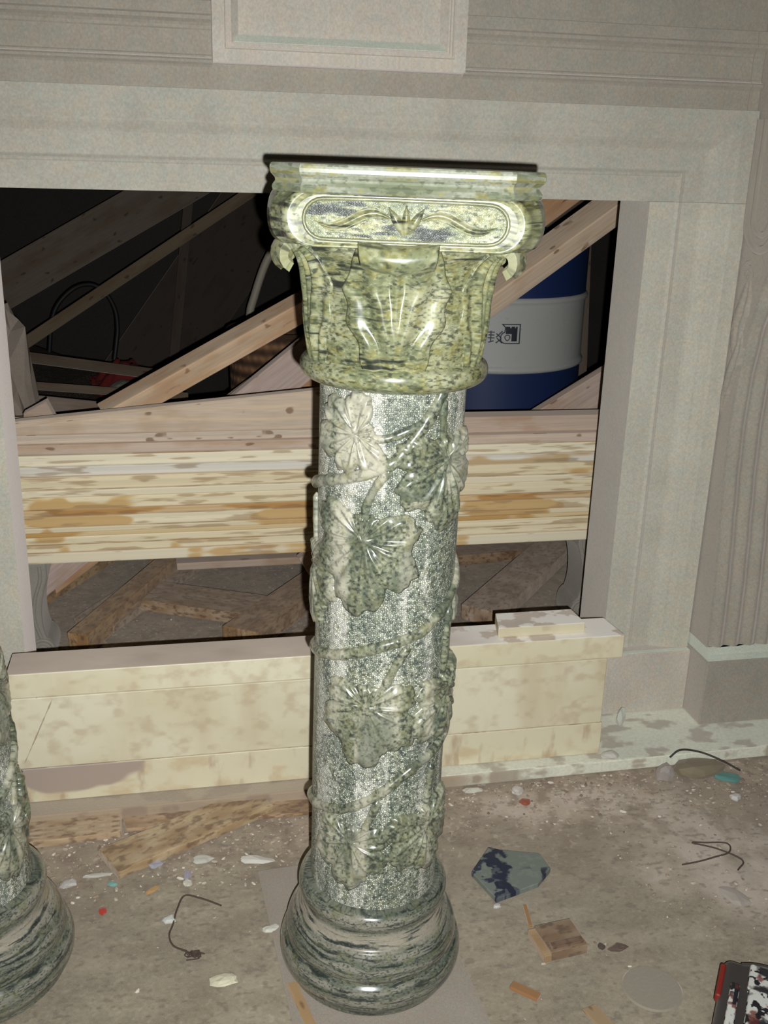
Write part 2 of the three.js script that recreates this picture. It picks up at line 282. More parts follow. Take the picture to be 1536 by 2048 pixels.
{
  const LH = LT - OY;
  // lintel with mitred corners: rows of the frame that run along the head and turn down at both ends
  const rows = FT.map((t) => ({ t, z: frameZ(t) }));
  const pos = [];
  const quad = (a, b, c, d) => pos.push(...a, ...b, ...c, ...a, ...c, ...d);
  const xr = (t) => OX1 + JW * t, xl = (t) => OX0 - JW * t, y = (t) => OY + LH * t;
  for (let i = 0; i < rows.length - 1; i++) {
    const a = rows[i], b = rows[i + 1];
    quad([xl(a.t), y(a.t), a.z], [xr(a.t), y(a.t), a.z], [xr(b.t), y(b.t), b.z], [xl(b.t), y(b.t), b.z]);
    quad([xr(a.t), OY, a.z], [xr(b.t), OY, b.z], [xr(b.t), y(b.t), b.z], [xr(a.t), y(a.t), a.z]);
    quad([xl(b.t), OY, b.z], [xl(a.t), OY, a.z], [xl(a.t), y(a.t), a.z], [xl(b.t), y(b.t), b.z]);
  }
  const Z = frameZ(1), xa = xl(1), xb = xr(1), B = BACK;
  quad([xa, LT, Z], [xb, LT, Z], [xb, LT, B], [xa, LT, B]);
  quad([xb, OY, Z], [xb, OY, B], [xb, LT, B], [xb, LT, Z]);
  quad([xa, OY, B], [xa, OY, Z], [xa, LT, Z], [xa, LT, B]);
  quad([xb, OY, B], [xa, OY, B], [xa, LT, B], [xb, LT, B]);
  quad([OX0, OY, B], [OX1, OY, B], [OX1, OY, 0.003], [OX0, OY, 0.003]);
  for (const s of [0, 1]) for (let i = 0; i < rows.length - 1; i++) { const a = rows[i], b = rows[i + 1], X = s ? xr : xl; const q = [[X(a.t), OY, a.z], [X(a.t), OY, B], [X(b.t), OY, B], [X(b.t), OY, b.z]]; if (s) quad(...q); else quad(q[0], q[3], q[2], q[1]); }
  let g = new THREE.BufferGeometry(); g.setAttribute('position', new THREE.Float32BufferAttribute(pos, 3)); g.computeVertexNormals();
  part('lintel', boxUV(g), sandstone, surround);
  // jambs
  const jy0 = 0.157, jy1 = OY - 0.0006;
  for (const s of [1, -1]) {
    const X = s > 0 ? xr : xl, p = [], jq = (a, b, c, d) => (s > 0 ? p.push(...a, ...b, ...c, ...a, ...c, ...d) : p.push(...a, ...c, ...b, ...a, ...d, ...c));
    for (let i = 0; i < rows.length - 1; i++) { const a = rows[i], b = rows[i + 1]; jq([X(a.t), jy0, a.z], [X(b.t), jy0, b.z], [X(b.t), jy1, b.z], [X(a.t), jy1, a.z]); jq([X(a.t), jy1, a.z], [X(b.t), jy1, b.z], [X(b.t), jy1, B], [X(a.t), jy1, B]); jq([X(a.t), jy0, B], [X(b.t), jy0, B], [X(b.t), jy0, b.z], [X(a.t), jy0, a.z]); }
    jq([X(0), jy0, B], [X(0), jy0, 0.003], [X(0), jy1, 0.003], [X(0), jy1, B]);
    jq([X(1), jy0, Z], [X(1), jy0, B], [X(1), jy1, B], [X(1), jy1, Z]);
    jq([X(1), jy0, B], [X(0), jy0, B], [X(0), jy1, B], [X(1), jy1, B]);
    g = new THREE.BufferGeometry(); g.setAttribute('position', new THREE.Float32BufferAttribute(p, 3)); g.computeVertexNormals();
    part('jamb', boxUV(g), jambStone, surround);
    const a = X(0), b = X(1) , x0 = Math.min(a, b), x1 = Math.max(a, b);
    part('jamb_plinth', box(x0 - 0.002, x1, 0.0255, jy0, BACK, 0.034, 0.003), sandstoneB, surround);
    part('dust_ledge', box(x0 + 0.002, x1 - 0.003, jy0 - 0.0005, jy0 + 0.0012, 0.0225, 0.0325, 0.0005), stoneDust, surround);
  }
  // frieze: a plain band, a small cyma, a field and a second cyma, in pieces either side of the tablet
  const fr = [[BACK, LT + 0.001], [0.006, LT + 0.001], [0.006, 1.184], [0.008, 1.187], [0.013, 1.190], [0.0135, 1.1935], [0.011, 1.196], [0.006, 1.1975], [0.006, 1.2], [0.004, 1.202], [0.004, 1.235], [0.006, 1.237], [0.006, 1.241], [0.009, 1.245], [0.0145, 1.249], [0.0155, 1.254], [0.012, 1.257], [0.012, 1.2745], [BACK, 1.2745]];
  part('frieze_panel', prismX(fr, -0.46, 0.0645), sandstoneC, surround);
  part('frieze_panel', prismX(fr, 0.4555, 0.9545), sandstoneC, surround);
  part('frieze_panel', prismX([[BACK, LT + 0.001], [0.006, LT + 0.001], [0.006, 1.1895], [BACK, 1.1895]], 0.0646, 0.4554), sandstoneC, surround);
  part('frieze_panel', prismX(fr, 0.9555, 0.974), sandstoneC, surround);
  part('upper_panel', box(-0.46, 0.0645, 1.2755, 1.52, BACK, 0.004, 0.002), sandstoneC, surround);
  part('upper_panel', box(0.4555, 0.973, 1.2755, 1.52, BACK, 0.004, 0.002), sandstoneC, surround);
  // centre tablet with a sunk panel inside a double moulding
  const T = { x0: 0.065, x1: 0.455, y0: 1.191, y1: 1.56 }, steps = [[0, 0.026], [0.018, 0.026], [0.0195, 0.0285], [0.0215, 0.0285], [0.0228, 0.0245], [0.0255, 0.024], [0.0265, 0.021], [0.0285, 0.0205], [0.0395, 0.0085], [0.041, 0.0085]];
  const p = [], Q = (a, b, c, d) => p.push(...a, ...b, ...c, ...a, ...c, ...d), R = (d, z) => [[T.x0 + d, T.y0 + d, z], [T.x1 - d, T.y0 + d, z], [T.x1 - d, T.y1 - d, z], [T.x0 + d, T.y1 - d, z]];
  const seq = [[0, BACK], ...steps].map(([d, z]) => R(d, z));
  for (let i = 0; i < seq.length - 1; i++) for (let k = 0; k < 4; k++) { const n = (k + 1) % 4; Q(seq[i][k], seq[i][n], seq[i + 1][n], seq[i + 1][k]); }
  const e = seq[seq.length - 1]; Q(e[0], e[1], e[2], e[3]); Q(seq[0][3], seq[0][2], seq[0][1], seq[0][0]);
  g = new THREE.BufferGeometry(); g.setAttribute('position', new THREE.Float32BufferAttribute(p, 3)); g.computeVertexNormals();
  const tab = part('tablet', boxUV(g), sandstoneB, surround);
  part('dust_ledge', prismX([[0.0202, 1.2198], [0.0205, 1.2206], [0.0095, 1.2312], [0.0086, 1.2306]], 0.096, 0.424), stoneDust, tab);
}
// carved pilaster standing proud at the right end
{
  const pil = new THREE.Group(); pil.name = 'pilaster'; surround.add(pil);
  const x0 = 0.975, x1 = 1.185, W = x1 - x0;
  part('plinth', box(x0 - 0.003, x1 + 0.003, 0.0255, 0.163, BACK, 0.1, 0.003), sandstoneC, pil);
  const rim = [[BACK, 0.1632], [0.097, 0.1632], [0.097, 0.168], [0.094, 0.1705], [0.090, 0.173], [0.0885, 0.177], [0.0865, 0.187], [BACK, 0.187]];
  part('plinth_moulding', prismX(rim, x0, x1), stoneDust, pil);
  // S-shaped body: depth of its front over height
  const prof = [[0.187, 0.083], [0.23, 0.082], [0.3, 0.079], [0.38, 0.072], [0.46, 0.063], [0.54, 0.055], [0.62, 0.051], [0.7, 0.054], [0.78, 0.066], [0.85, 0.087], [0.92, 0.113], [0.98, 0.135], [1.04, 0.148], [1.1, 0.146], [1.14, 0.137], [1.2, 0.12], [1.5, 0.115]];
  const zAt = (y) => { for (let i = 1; i < prof.length; i++) if (y <= prof[i][0]) { const [a, b] = prof[i - 1], [c, d] = prof[i]; return mix(b, d, ss(a, c, y)); } return prof[prof.length - 1][1]; };
  const rib = (s) => { // s from 0 to 1 across the front: a fillet at each edge and six rounds between
    const m = Math.min(s, 1 - s); let z = m < 0.03 ? 0 : -0.004 + 0.0085 * Math.sin((s - 0.03) / 0.94 * Math.PI * 6) ** 2;
    return z;
  };
  const NS = 97, NY = 76, M = NS + 2;
  const sec = (i, j) => { const y = 0.187 + (1.5 - 0.187) * j / (NY - 1); if (i === 0) return [x0, y, BACK, BACK, y]; if (i === M - 1) return [x1, y, BACK, x1 + 0.3, y]; const s = (i - 1) / (NS - 1); return [x0 + W * s, y, zAt(y) + rib(s), x0 + W * s, y]; };
  let body = grid(M, NY, sec, true);
  body = capped(body, [[[...Array(M).keys()], true], [[...Array(M).keys()].map((k) => (NY - 1) * M + k), false]]);
  const bn = body.toNonIndexed(); bn.computeVertexNormals();
  part('scroll_body', boxUV(bn), sandstoneC, pil);
  // on its left flank: a looped moulding above and an acanthus spray below
  const loop = (w, y0, y1, zc, r) => { const pts = []; for (let k = 0; k <= 20; k++) { const a = Math.PI + Math.PI * k / 20; pts.push([x0 + 0.001, y0 + w * (1 + Math.sin(a)), zc + w * Math.cos(a)]); } return tube([[x0 + 0.001, y1, zc - w], ...pts, [x0 + 0.001, y1, zc + w]], r, 7, 3); };
  part('loop_moulding', loop(0.046, 0.93, 1.14, 0.068, 0.008), sandstoneC, pil);
  part('loop_moulding', loop(0.028, 0.955, 1.14, 0.068, 0.006), sandstoneC, pil);
  const spray = (y0, z0, len, tilt, w, bulge) => grid(13, 22, (i, j) => { // pointed curling leaf lying on the flank
    const s = (i / 12) * 2 - 1, t = j / 21, hw = w * Math.pow(Math.sin(Math.PI * Math.min(0.999, 0.06 + t * 0.93)), 0.7) * (1 + 0.1 * Math.sin(t * 30));
    const yy = y0 - len * t * Math.cos(tilt) + hw * s * Math.sin(tilt), zz = z0 - len * t * Math.sin(tilt) * 0.6 + hw * s * Math.cos(tilt) + 0.006 * Math.sin(t * 5);
    return [x0 + 0.001 - bulge * (1 - s * s) * (0.5 + 0.5 * Math.cos(s * 9)) * Math.sin(Math.PI * t) - (Math.abs(s) < 0.99 ? 0.002 : -0.002), yy, zz, zz, yy];
  }, false, false);
  [[0.885, 0.05, 0.14, 0.15, 0.02, 0.016], [0.84, 0.028, 0.12, -0.3, 0.016, 0.013], [0.79, 0.05, 0.14, 0.2, 0.016, 0.014], [0.75, 0.034, 0.12, 0.1, 0.012, 0.011]].forEach((a) => part('carved_leaf', spray(...a), sandstoneC, pil));
  const curl = []; for (let k = 0; k < 30; k++) { const a = k * 0.32, r = 0.026 * (1 - k / 34); curl.push([x0 + 0.001, 0.885 + r * Math.sin(a), 0.045 + r * Math.cos(a)]); }
  part('carved_scroll', tube(curl, 0.0045, 7, 3), sandstoneC, pil);
}

// ---------------------------------------------------------------- the carved column (built about its own axis, +z towards the camera)
const onShaft = (deg, y, r) => { const a = deg * D2R; return [r * Math.sin(a), y, r * Math.cos(a)]; };
const shaftUV = (deg, y) => [deg / 360 + 0.5, y / SH];
function lathe(profile, m, seg = 96, uScale = 1, byLength = 1) { // profile [[r, y], ...] bottom to top
  let L = 0; const len = profile.map((p, i) => (i ? (L += Math.hypot(p[0] - profile[i - 1][0], p[1] - profile[i - 1][1])) : 0));
  return grid(seg + 1, profile.length, (i, j) => { const a = (i / seg) * 2 * Math.PI - Math.PI; return [profile[j][0] * Math.sin(a), profile[j][1], profile[j][0] * Math.cos(a), (i / seg) * uScale, byLength ? len[j] / byLength : profile[j][1] / 0.15]; });
}
function smoothProfile(pts, n) { const c = new THREE.CatmullRomCurve3(pts.map(([r, y]) => V(r, y, 0)), false, 'centripetal'); return c.getPoints(n).map((p) => [p.x, p.y]); }
function grapeLeaf(deg0, y0, dir, size, h, seed) { // lobed vine leaf in relief; dir = where its main lobe points (0 = down, 90 = to the viewer's right)
  const NR = 26, NT = 150, lobes = [[0, 1], [52, 0.9], [-52, 0.9], [108, 0.74], [-108, 0.74]], d0 = (dir - 90) * D2R, r = rng(seed);
  const tw = lobes.map(() => 0.9 + 0.2 * r());
  const lobeAt = (th) => { let best = 0, off = 0, bi = 0; lobes.forEach(([a, l], k) => { let d = th - a; d -= 360 * Math.round(d / 360); const w = l * tw[k] * Math.max(0, Math.cos(Math.min(90, Math.abs(d) * 1.75) * D2R)) ** 0.7; if (w > best) { best = w; off = d; bi = k; } }); return [Math.max(best, 0.36), off, bi]; };
  const g = grid(NT, NR + 1, (i, j) => {
    const th = (i / NT) * 360 - 180, [L, off] = lobeAt(th), q = Math.min(1, j / (NR - 1)), R = size * L * (1 + 0.035 * Math.sin(th * D2R * 17 + seed) + 0.02 * Math.sin(th * D2R * 31)), rr = q * R, ang = d0 + th * D2R;
    const a = rr * Math.cos(ang), b = rr * Math.sin(ang);
    const vein = Math.exp(-(((off * D2R * rr) / (0.0013 + 0.0022 * q)) ** 2)), flute = Math.cos(off * Math.PI / 8.5), edge = 1 - q ** 5, far = L / 1.0;
    const curl = 0.35 * Math.exp(-(((q - 0.84) / 0.12) ** 2)) * (0.4 + 0.6 * Math.cos(off * D2R * 4));
    let z = h * ((0.36 + 0.5 * Math.sin(Math.min(1, q * 1.15) * Math.PI * 0.62) * (0.55 + 0.45 * far) + curl) * (0.4 + 0.6 * edge) + 0.16 * flute * ss(0.12, 0.4, q) * edge - 0.34 * vein * ss(0.02, 0.25, q) * edge);
    if (q < 0.16) z += h * 0.25 * (1 - q / 0.16);
    z = Math.max(z, h * 0.16); if (j === NR) z = -0.0025;
    const deg = deg0 + (a / SR) / D2R, y = y0 + b;
    return [...onShaft(deg, y, SR + z), ...shaftUV(deg, y)];
  }, true);
  return g;
}
function vine(points, r0, r1, seed, per = 9) { // [[deg, y], ...] half-sunk stem with low knots
  const c = new THREE.CatmullRomCurve3(points.map(([d, y]) => V(d * D2R * SR, y, 0)), false, 'centripetal'), n = points.length * per, S = 12, P = c.getPoints(n);
  return grid(S, n + 1, (i, j) => {
    const p = P[j], q = P[Math.min(n, j + 1)], o = P[Math.max(0, j - 1)], t = q.clone().sub(o).normalize(), k = j / n, b = 1 + 0.22 * (n3(j * 0.35, seed, 3) - 0.5) + 0.16 * Math.max(0, Math.sin(j * 0.55 + seed)) ** 6;
    const end = Math.min(1, Math.min(j, n - j) / 2 + 0.15), r = mix(r0, r1, k) * b * end, a = (i / S) * 2 * Math.PI, side = Math.cos(a) * r, up = Math.sin(a) * r * 0.85;
    const X = p.x - t.y * side, Y = p.y + t.x * side, deg = X / SR / D2R;
    return [...onShaft(deg, Y, SR + 0.0012 + up), ...shaftUV(deg, Y)];
  }, true);
}
function acanthus(deg0, w0, curlR, taper = 0.82, lift = 0) { // leaf that climbs the bell and rolls over at the lip
  const path = new THREE.CatmullRomCurve3([[0.1, 0.845], [0.1025, 0.87], [0.104, 0.895], [0.1055, 0.92], [0.1085, 0.942], [0.1145, 0.958], [0.123, 0.968], [curlR - 0.009, 0.9705], [curlR, 0.966], [curlR + 0.0005, 0.958], [curlR - 0.006, 0.953]].map(([r, y]) => V(r, y, 0)), false, 'centripetal');
  const NT = 54, NS = 41, P = path.getSpacedPoints(NT), out = [], M = NS * 2;
  const width = (t) => w0 * (t < 0.5 ? 0.62 + 0.38 * ss(0, 0.45, t) : 1 - taper * ss(0.5, 1, t)) * (1 + 0.06 * Math.sin(t * 26) * ss(0.75, 0.55, t));
  const f = (i, j) => {
    const back = i >= NS, k = back ? M - 1 - i : i, s = (k / (NS - 1)) * 2 - 1, t = j / NT, p = P[j], q = P[Math.min(NT, j + 1)], o = P[Math.max(0, j - 1)];
    const d = q.clone().sub(o).normalize(), nx = d.y, ny = -d.x, edge = 1 - Math.abs(s) ** 2.6;
    const ridge = Math.exp(-((s / 0.07) ** 2)), fold = Math.cos((Math.abs(s) * 3.1 - t * 2.2) * Math.PI), near = Math.min(1, t * 5, (1 - t) * 6);
    const h = back ? -0.003 - (lift ? 0.003 : 0.007) * ss(0.5, 0.8, t) : (0.003 * edge + 0.0024 * ridge + (lift ? 0.0048 : 0.0036) * fold * edge * (1 - ridge)) * (0.35 + 0.65 * near);
    const R = p.x + nx * h, Y = p.y + ny * h, droop = t > 0.6 ? (t - 0.6) * (0.008 - lift) * s * s : 0, deg = deg0 + (s * width(t) / 0.104) / D2R * (t > 0.55 ? 0.104 / p.x : 1), a = deg * D2R;
    return [R * Math.sin(a), Y - droop, R * Math.cos(a), (deg / 360) * 0.72 + 0.3, 0.8 + t * 0.52];
  };
  return grid(M, NT + 1, f, true);
}
function bellFront(deg0, w0) { return acanthus(deg0, w0, 0.1345, 0.34, 0.026); }

const YAW = -12.1 * D2R, LEAN = -0.012;
const column = thing('carved_column', 'polished green marble column with a grapevine carved round its shaft and a square capital', 'column');
const putColumn = (o, x, y, z, yaw, lean, pitch = 0) => { o.position.set(x, y, z); o.quaternion.setFromAxisAngle(V(0, 0, 1), lean).multiply(new THREE.Quaternion().setFromAxisAngle(V(1, 0, 0), pitch)).multiply(new THREE.Quaternion().setFromAxisAngle(V(0, 1, 0), yaw)); };
const bareColumnParts = [];
{
  const basePts = [[0, 0], [0.107, 0], [0.1105, 0.003], [0.112, 0.01], [0.1135, 0.0125], [0.119, 0.018], [0.1215, 0.028], [0.1215, 0.038], [0.1185, 0.048], [0.1135, 0.054], [0.1125, 0.0565], [0.1135, 0.0595], [0.1135, 0.067], [0.111, 0.076], [0.106, 0.086], [0.1025, 0.0915], [0.1012, 0.0935], [0.0985, 0.095], [0.0945, 0.102], [0.0915, 0.110], [0.0905, 0.1165], [0.0915, 0.119], [0.0955, 0.123], [0.0975, 0.130], [0.0965, 0.138], [0.0925, 0.1435], [0.0865, 0.1465], [0.079, 0.147]];
  bareColumnParts.push(part('base', lathe([[0, 0], ...smoothProfile(basePts.slice(1).map(([r, y]) => [r + 0.0025, y]), 110)], baseMat, 128, 1, 0), baseMat, column));
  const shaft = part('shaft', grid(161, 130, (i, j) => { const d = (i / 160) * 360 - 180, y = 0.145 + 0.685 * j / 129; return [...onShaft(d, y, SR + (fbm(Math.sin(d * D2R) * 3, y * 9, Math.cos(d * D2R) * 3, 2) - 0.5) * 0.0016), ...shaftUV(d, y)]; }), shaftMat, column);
  bareColumnParts.push(shaft);
  part('vine', vine([[42, 0.832], [39, 0.818], [25, 0.784], [14, 0.762], [4, 0.744], [-12, 0.731], [-35, 0.718], [-55, 0.709], [-86, 0.693], [-140, 0.665], [-200, 0.63], [-250, 0.598], [-290, 0.569], [-311, 0.551], [-326, 0.537], [-344, 0.528], [-355, 0.523], [-378, 0.51], [-393, 0.501], [-420, 0.489], [-446, 0.48], [-500, 0.455], [-560, 0.42], [-610, 0.395], [-648, 0.375], [-666, 0.365], [-682, 0.357], [-699, 0.343], [-712, 0.327], [-731, 0.306], [-746, 0.292], [-766, 0.281], [-806, 0.262], [-860, 0.235], [-910, 0.205], [-950, 0.185]], 0.0068, 0.0062, 5), reliefMat, shaft);
  [[[[26, 0.787], [12, 0.778], [-4, 0.769], [-16, 0.769], [-25, 0.772]], 1], [[[2, 0.736], [-6, 0.722], [-14, 0.7], [-19, 0.672], [-18, 0.655]], 2], [[[41, 0.812], [41, 0.793], [43, 0.765], [44, 0.745]], 3], [[[22, 0.521], [12, 0.497], [6, 0.477], [-1, 0.456], [-8, 0.44]], 4], [[[2, 0.312], [-3, 0.288], [-9, 0.266], [-14, 0.25]], 5], [[[66, 0.556], [64, 0.52], [62, 0.48], [62, 0.455]], 6], [[[52, 0.35], [50, 0.31], [47, 0.28]], 7], [[[-86, 0.68], [-84, 0.65], [-80, 0.62]], 8]]
    .forEach(([p, s]) => part('tendril', vine(p, 0.0055, 0.004, s, 7), reliefMat, shaft));
  // leaves seen from the camera, then those round the back
  [[-26, 0.771, -74, 0.06, 0.0095, 1], [-18, 0.65, -4, 0.088, 0.0095, 2], [46, 0.742, 4, 0.08, 0.0105, 3], [-80, 0.6, 8, 0.075, 0.009, 4], [-11, 0.44, -3, 0.08, 0.0085, 5], [-20, 0.246, -4, 0.07, 0.0085, 6], [66, 0.442, 4, 0.074, 0.011, 7], [48, 0.262, 10, 0.078, 0.0095, 8], [150, 0.72, 0, 0.07, 0.009, 9], [-140, 0.56, 0, 0.075, 0.009, 10], [125, 0.56, 0, 0.07, 0.009, 11], [-150, 0.36, 0, 0.07, 0.009, 12], [140, 0.3, 0, 0.075, 0.009, 13]]
    .forEach((a) => part('leaf', grapeLeaf(...a), reliefMat, shaft));
  // capital
  const cap = new THREE.Group(); cap.name = 'capital'; column.add(cap);
  part('astragal', lathe([[0.08, 0.8195], ...smoothProfile([[0.09, 0.8195], [0.098, 0.8215], [0.1052, 0.8275], [0.1072, 0.835], [0.1052, 0.8425], [0.1, 0.8465], [0.098, 0.849]], 40), [0.09, 0.85]], capMat, 112, 0.72, 0.3), capMat, cap);
  const bellP = smoothProfile([[0.099, 0.8475], [0.1012, 0.87], [0.1026, 0.895], [0.104, 0.92], [0.1065, 0.94], [0.1105, 0.955], [0.116, 0.963], [0.118, 0.968], [0.116, 0.973]], 44);
  part('bell', lathe([...bellP, [0.05, 0.974]], capRough, 112, 0.72, 0.3), capRough, cap);
  for (const a of [-60, 60, 120, -120]) part('acanthus_leaf', acanthus(a, 0.036, 0.137, 0.72), capMat, cap);
  for (const a of [0, 180]) part('acanthus_leaf', bellFront(a, 0.056), capMat, cap);
  // cushion with rounded ends under the abacus: a pill-shaped outline that swells towards the middle of its depth
  const OXC = 0.006, CY = 0.9985, HH = 0.0262;
  const pill = (hw, hh, n, e = hh) => { const pts = []; const straight = hw - e; for (let k = 0; k <= n; k++) { const a = -Math.PI / 2 + Math.PI * k / n; pts.push([straight + e * Math.cos(a), hh * Math.sin(a)]); } for (let k = 0; k <= n; k++) { const a = Math.PI / 2 + Math.PI * k / n; pts.push([-straight + e * Math.cos(a), hh * Math.sin(a)]); } return pts; };
  const secs = [[0.1262, 0.102, -0.004], [0.1275, 0.1075, -0.0015], [0.1278, 0.1095, 0], [0.1262, 0.1125, 0.0008], [0.122, 0.1155, 0], [0.1185, 0.1165, -0.0018], [0.112, 0.1205, -0.002], [0.104, 0.1245, -0.0012], [0.1015, 0.1268, 0.0006], [0.097, 0.1286, 0.0006], [0.0945, 0.1282, -0.0012], [0.08, 0.1325, -0.001], [0.055, 0.1355, 0], [0.02, 0.1372, 0], [0, 0.1375, 0]];
  const all = [...secs, ...secs.slice(0, -1).reverse().map(([z, w, d]) => [-z, w, d])], N = 24, PM = 2 * (N + 1);
  const cushion = grid(PM, all.length, (i, j) => { const [z, w0, d] = all[j], w = w0 * 1.067, q = pill(w, HH + d, N, mix(0.011, 0.026, ss(0.07, 0.127, Math.abs(z))))[i]; return [q[0] + OXC, CY + q[1], z, 0.45 + (q[0] + z * 0.4) / 0.9, (CY + q[1]) / 0.3 + 0.4]; }, true, true);
  const cu = part('cushion', capped(cushion, [[[...Array(PM).keys()], false], [[...Array(PM).keys()].map((k) => (all.length - 1) * PM + k), true]]), capMat, cap);
  // sunk panel on the front with a raised bead, a three-petalled flower and two curling leaves
  const ring = (hw, hh, z, r) => tube(pill(hw, hh, 12).map(([x, y]) => [x + OXC, CY + y, z]), r, 7, 3, true);
  part('panel_bead', ring(0.0998, 0.0188, 0.1262, 0.0022), capMat, cu);
  const pp = pill(0.0993, 0.0184, 16), sh = new THREE.Shape(pp.map(([x, y]) => new THREE.Vector2(x + OXC, CY + y)));
  const pg = new THREE.ExtrudeGeometry(sh, { depth: 0.0022, bevelEnabled: false, curveSegments: 8 }).translate(0, 0, 0.1242);
  part('sunk_panel', bend(boxUV(pg), () => {}), mat('#ffffff', { map: metres(capTex, 0.9, 0.3, 0.1, 0.2), roughness: 0.45, bumpMap: metres(stipple, 0.52, 0.7), bumpScale: 0.0007 }), cu);
  const petal = (a, len, w, dx) => grid(9, 14, (i, j) => { const s = i / 4 - 1, t = j / 13, ww = w * Math.sin(Math.PI * Math.min(0.98, 0.1 + t * 0.9)), x = dx + Math.sin(a) * len * t + Math.cos(a) * ww * s + Math.sign(a) * 0.004 * t * t, y = CY - 0.013 + Math.cos(a) * len * t - Math.sin(a) * ww * s; return [x + OXC, y, 0.1258 + 0.0046 * (1 - s * s) * (0.3 + Math.sin(Math.PI * t * 0.9)), 0.4 + x / 0.9, y / 0.3]; });
  [[0, 0.029, 0.0045, 0], [0.42, 0.029, 0.005, 0.002], [-0.42, 0.029, 0.005, -0.002]].forEach((a) => part('petal', petal(...a), capMat, cu));
  const swirl = (m) => grid(11, 40, (i, j) => { const s = i / 5 - 1, t = j / 39, w = 0.0085 * Math.sin(Math.PI * Math.min(0.97, 0.1 + 0.88 * t)), x = m * (0.016 + 0.073 * t), y = CY + 0.007 * Math.sin(t * 5.6 + 0.4) + w * s * 0.9; return [x + OXC, y, 0.1256 + 0.0048 * (1 - s * s) * (0.6 + 0.4 * Math.cos(s * 6)), 0.5 + x / 0.9, y / 0.3 + 0.3]; }, false, m < 0);
  [1, -1].forEach((m) => part('curling_leaf', swirl(m), capMat, cu));
  // abacus: square slab with cut corners and a hollow edge
  const oct = (d) => { const a = 0.136 - d, b = 0.1035 - d * 0.4, c = [[-b, a], [b, a], [a, b], [a, -b], [b, -a], [-b, -a], [-a, -b], [-a, b]]; return c; };
  const ap = [[1.0215, 0.008], [1.0222, 0.0045], [1.0235, 0.003], [1.0262, 0.0022], [1.0285, 0.0028], [1.0305, 0.0042], [1.0325, 0.0054], [1.0348, 0.005], [1.0368, 0.0032], [1.0388, 0.0012], [1.041, 0.0002], [1.0445, 0], [1.047, 0.0004], [1.0486, 0.0014], [1.049, 0.003]];
  const AM = 8 * 2, ab = [];
  for (const [y, d] of ap) { const c = oct(d); c.forEach(([x, z], k) => { const n = c[(k + 1) % c.length]; ab.push([x, y, z], [mix(x, n[0], 0.98), y, mix(z, n[1], 0.98)]); }); }
  let ag = grid(AM, ap.length, (i, j) => { const p = ab[j * AM + i]; return [p[0] + OXC, p[1], p[2], 0.3 + p[0] / 0.9, p[1] / 0.3 + p[2] * 0.1]; }, true);
  ag = capped(ag, [[[...Array(AM).keys()], true], [[...Array(AM).keys()].map((k) => (ap.length - 1) * AM + k), false]]);
  const an = ag.toNonIndexed(); an.computeVertexNormals();
  const abTex = tex(1024, 256, (u, v, c) => { const x = u * 0.4, y = v * 0.1, w = (fbm(x * 8, y * 20, 4, 3) - 0.5) * 0.02, t = fbm(x * 420, y * 480, 7, 3), k = (t - 0.5) * 50; c[0] = 128 + k * 0.7; c[1] = 130 + k * 0.7; c[2] = 115 + k * 0.7; mixc(c, [96, 102, 78], ss(0.46, 0.62, fbm(x * 14, (y + w) * 70, 24, 3)) * 0.8); mixc(c, [74, 80, 62], ss(0.58, 0.74, fbm(x * 150, y * 260, 34, 3)) * 0.6); mixc(c, [128, 120, 66], ss(0.6, 0.76, fbm(x * 80, y * 140, 44, 3)) * 0.5); }, true, THREE.MirroredRepeatWrapping);
  part('abacus', boxUV(an), mat('#ffffff', { map: metres(abTex, 0.4, 0.1, 0, 0.1), roughness: 0.3, clearcoat: 0.35, clearcoatRoughness: 0.06, specularIntensity: 0.6 }), cap);
}
putColumn(column, 0.2295, 0.004, 0.574, YAW, LEAN);
{
  const o = column.clone(true); o.name = numbered('carved_column'); scene.add(o);
  o.remove(o.children.find((c) => c.name === 'capital'));
  putColumn(o, -0.294, 0.004, 0.515, 1.4, 0.052);
  o.userData = { label: 'green marble column cut off by the left edge, only its moulded foot and lower shaft showing', category: 'column' };
}

// ---------------------------------------------------------------- hearth and the stacked white marble slabs
const hearthTex = tex(1024, 256, (u, v, c) => { const x = u * 1.6, z = v * 0.4, a = fbm(x * 9, z * 12, 4, 4), s = fbm(x * 26, z * 34, 14, 4); const t = n3(x * 300, z * 300, 5), k = (a - 0.5) * 26 + (t - 0.5) * 22; c[0] = 236 + k; c[1] = 236 + k; c[2] = 222 + k; mixc(c, [172, 150, 130], ss(0.52, 0.34, x + (a - 0.5) * 0.3) * 0.9); mixc(c, [150, 128, 114], ss(0.57, 0.7, s + ss(1.2, 0.9, x) * 0.05 - 0.05) * 0.55); }, true, THREE.MirroredRepeatWrapping);
mesh('hearth_slab', bend(box(-0.5, 1.42, 0.0005, 0.025, -0.14, 0.195, 0.003), (v) => { v.z += v.z > 0.1 ? (v.x - 0.4) * -0.012 : 0; }), mat('#e6e5dc', { map: metres(hearthTex, 1.6, 0.4, 0.46 / 1.6, 0), roughness: 0.95, bumpMap: metres(grainBump, 0.12, 0.12), bumpScale: 0.0006, ...dusty('#e6e8dc', 2) }), 'wide thin dusty hearth slab on the floor under the whole stone surround', 'slab');
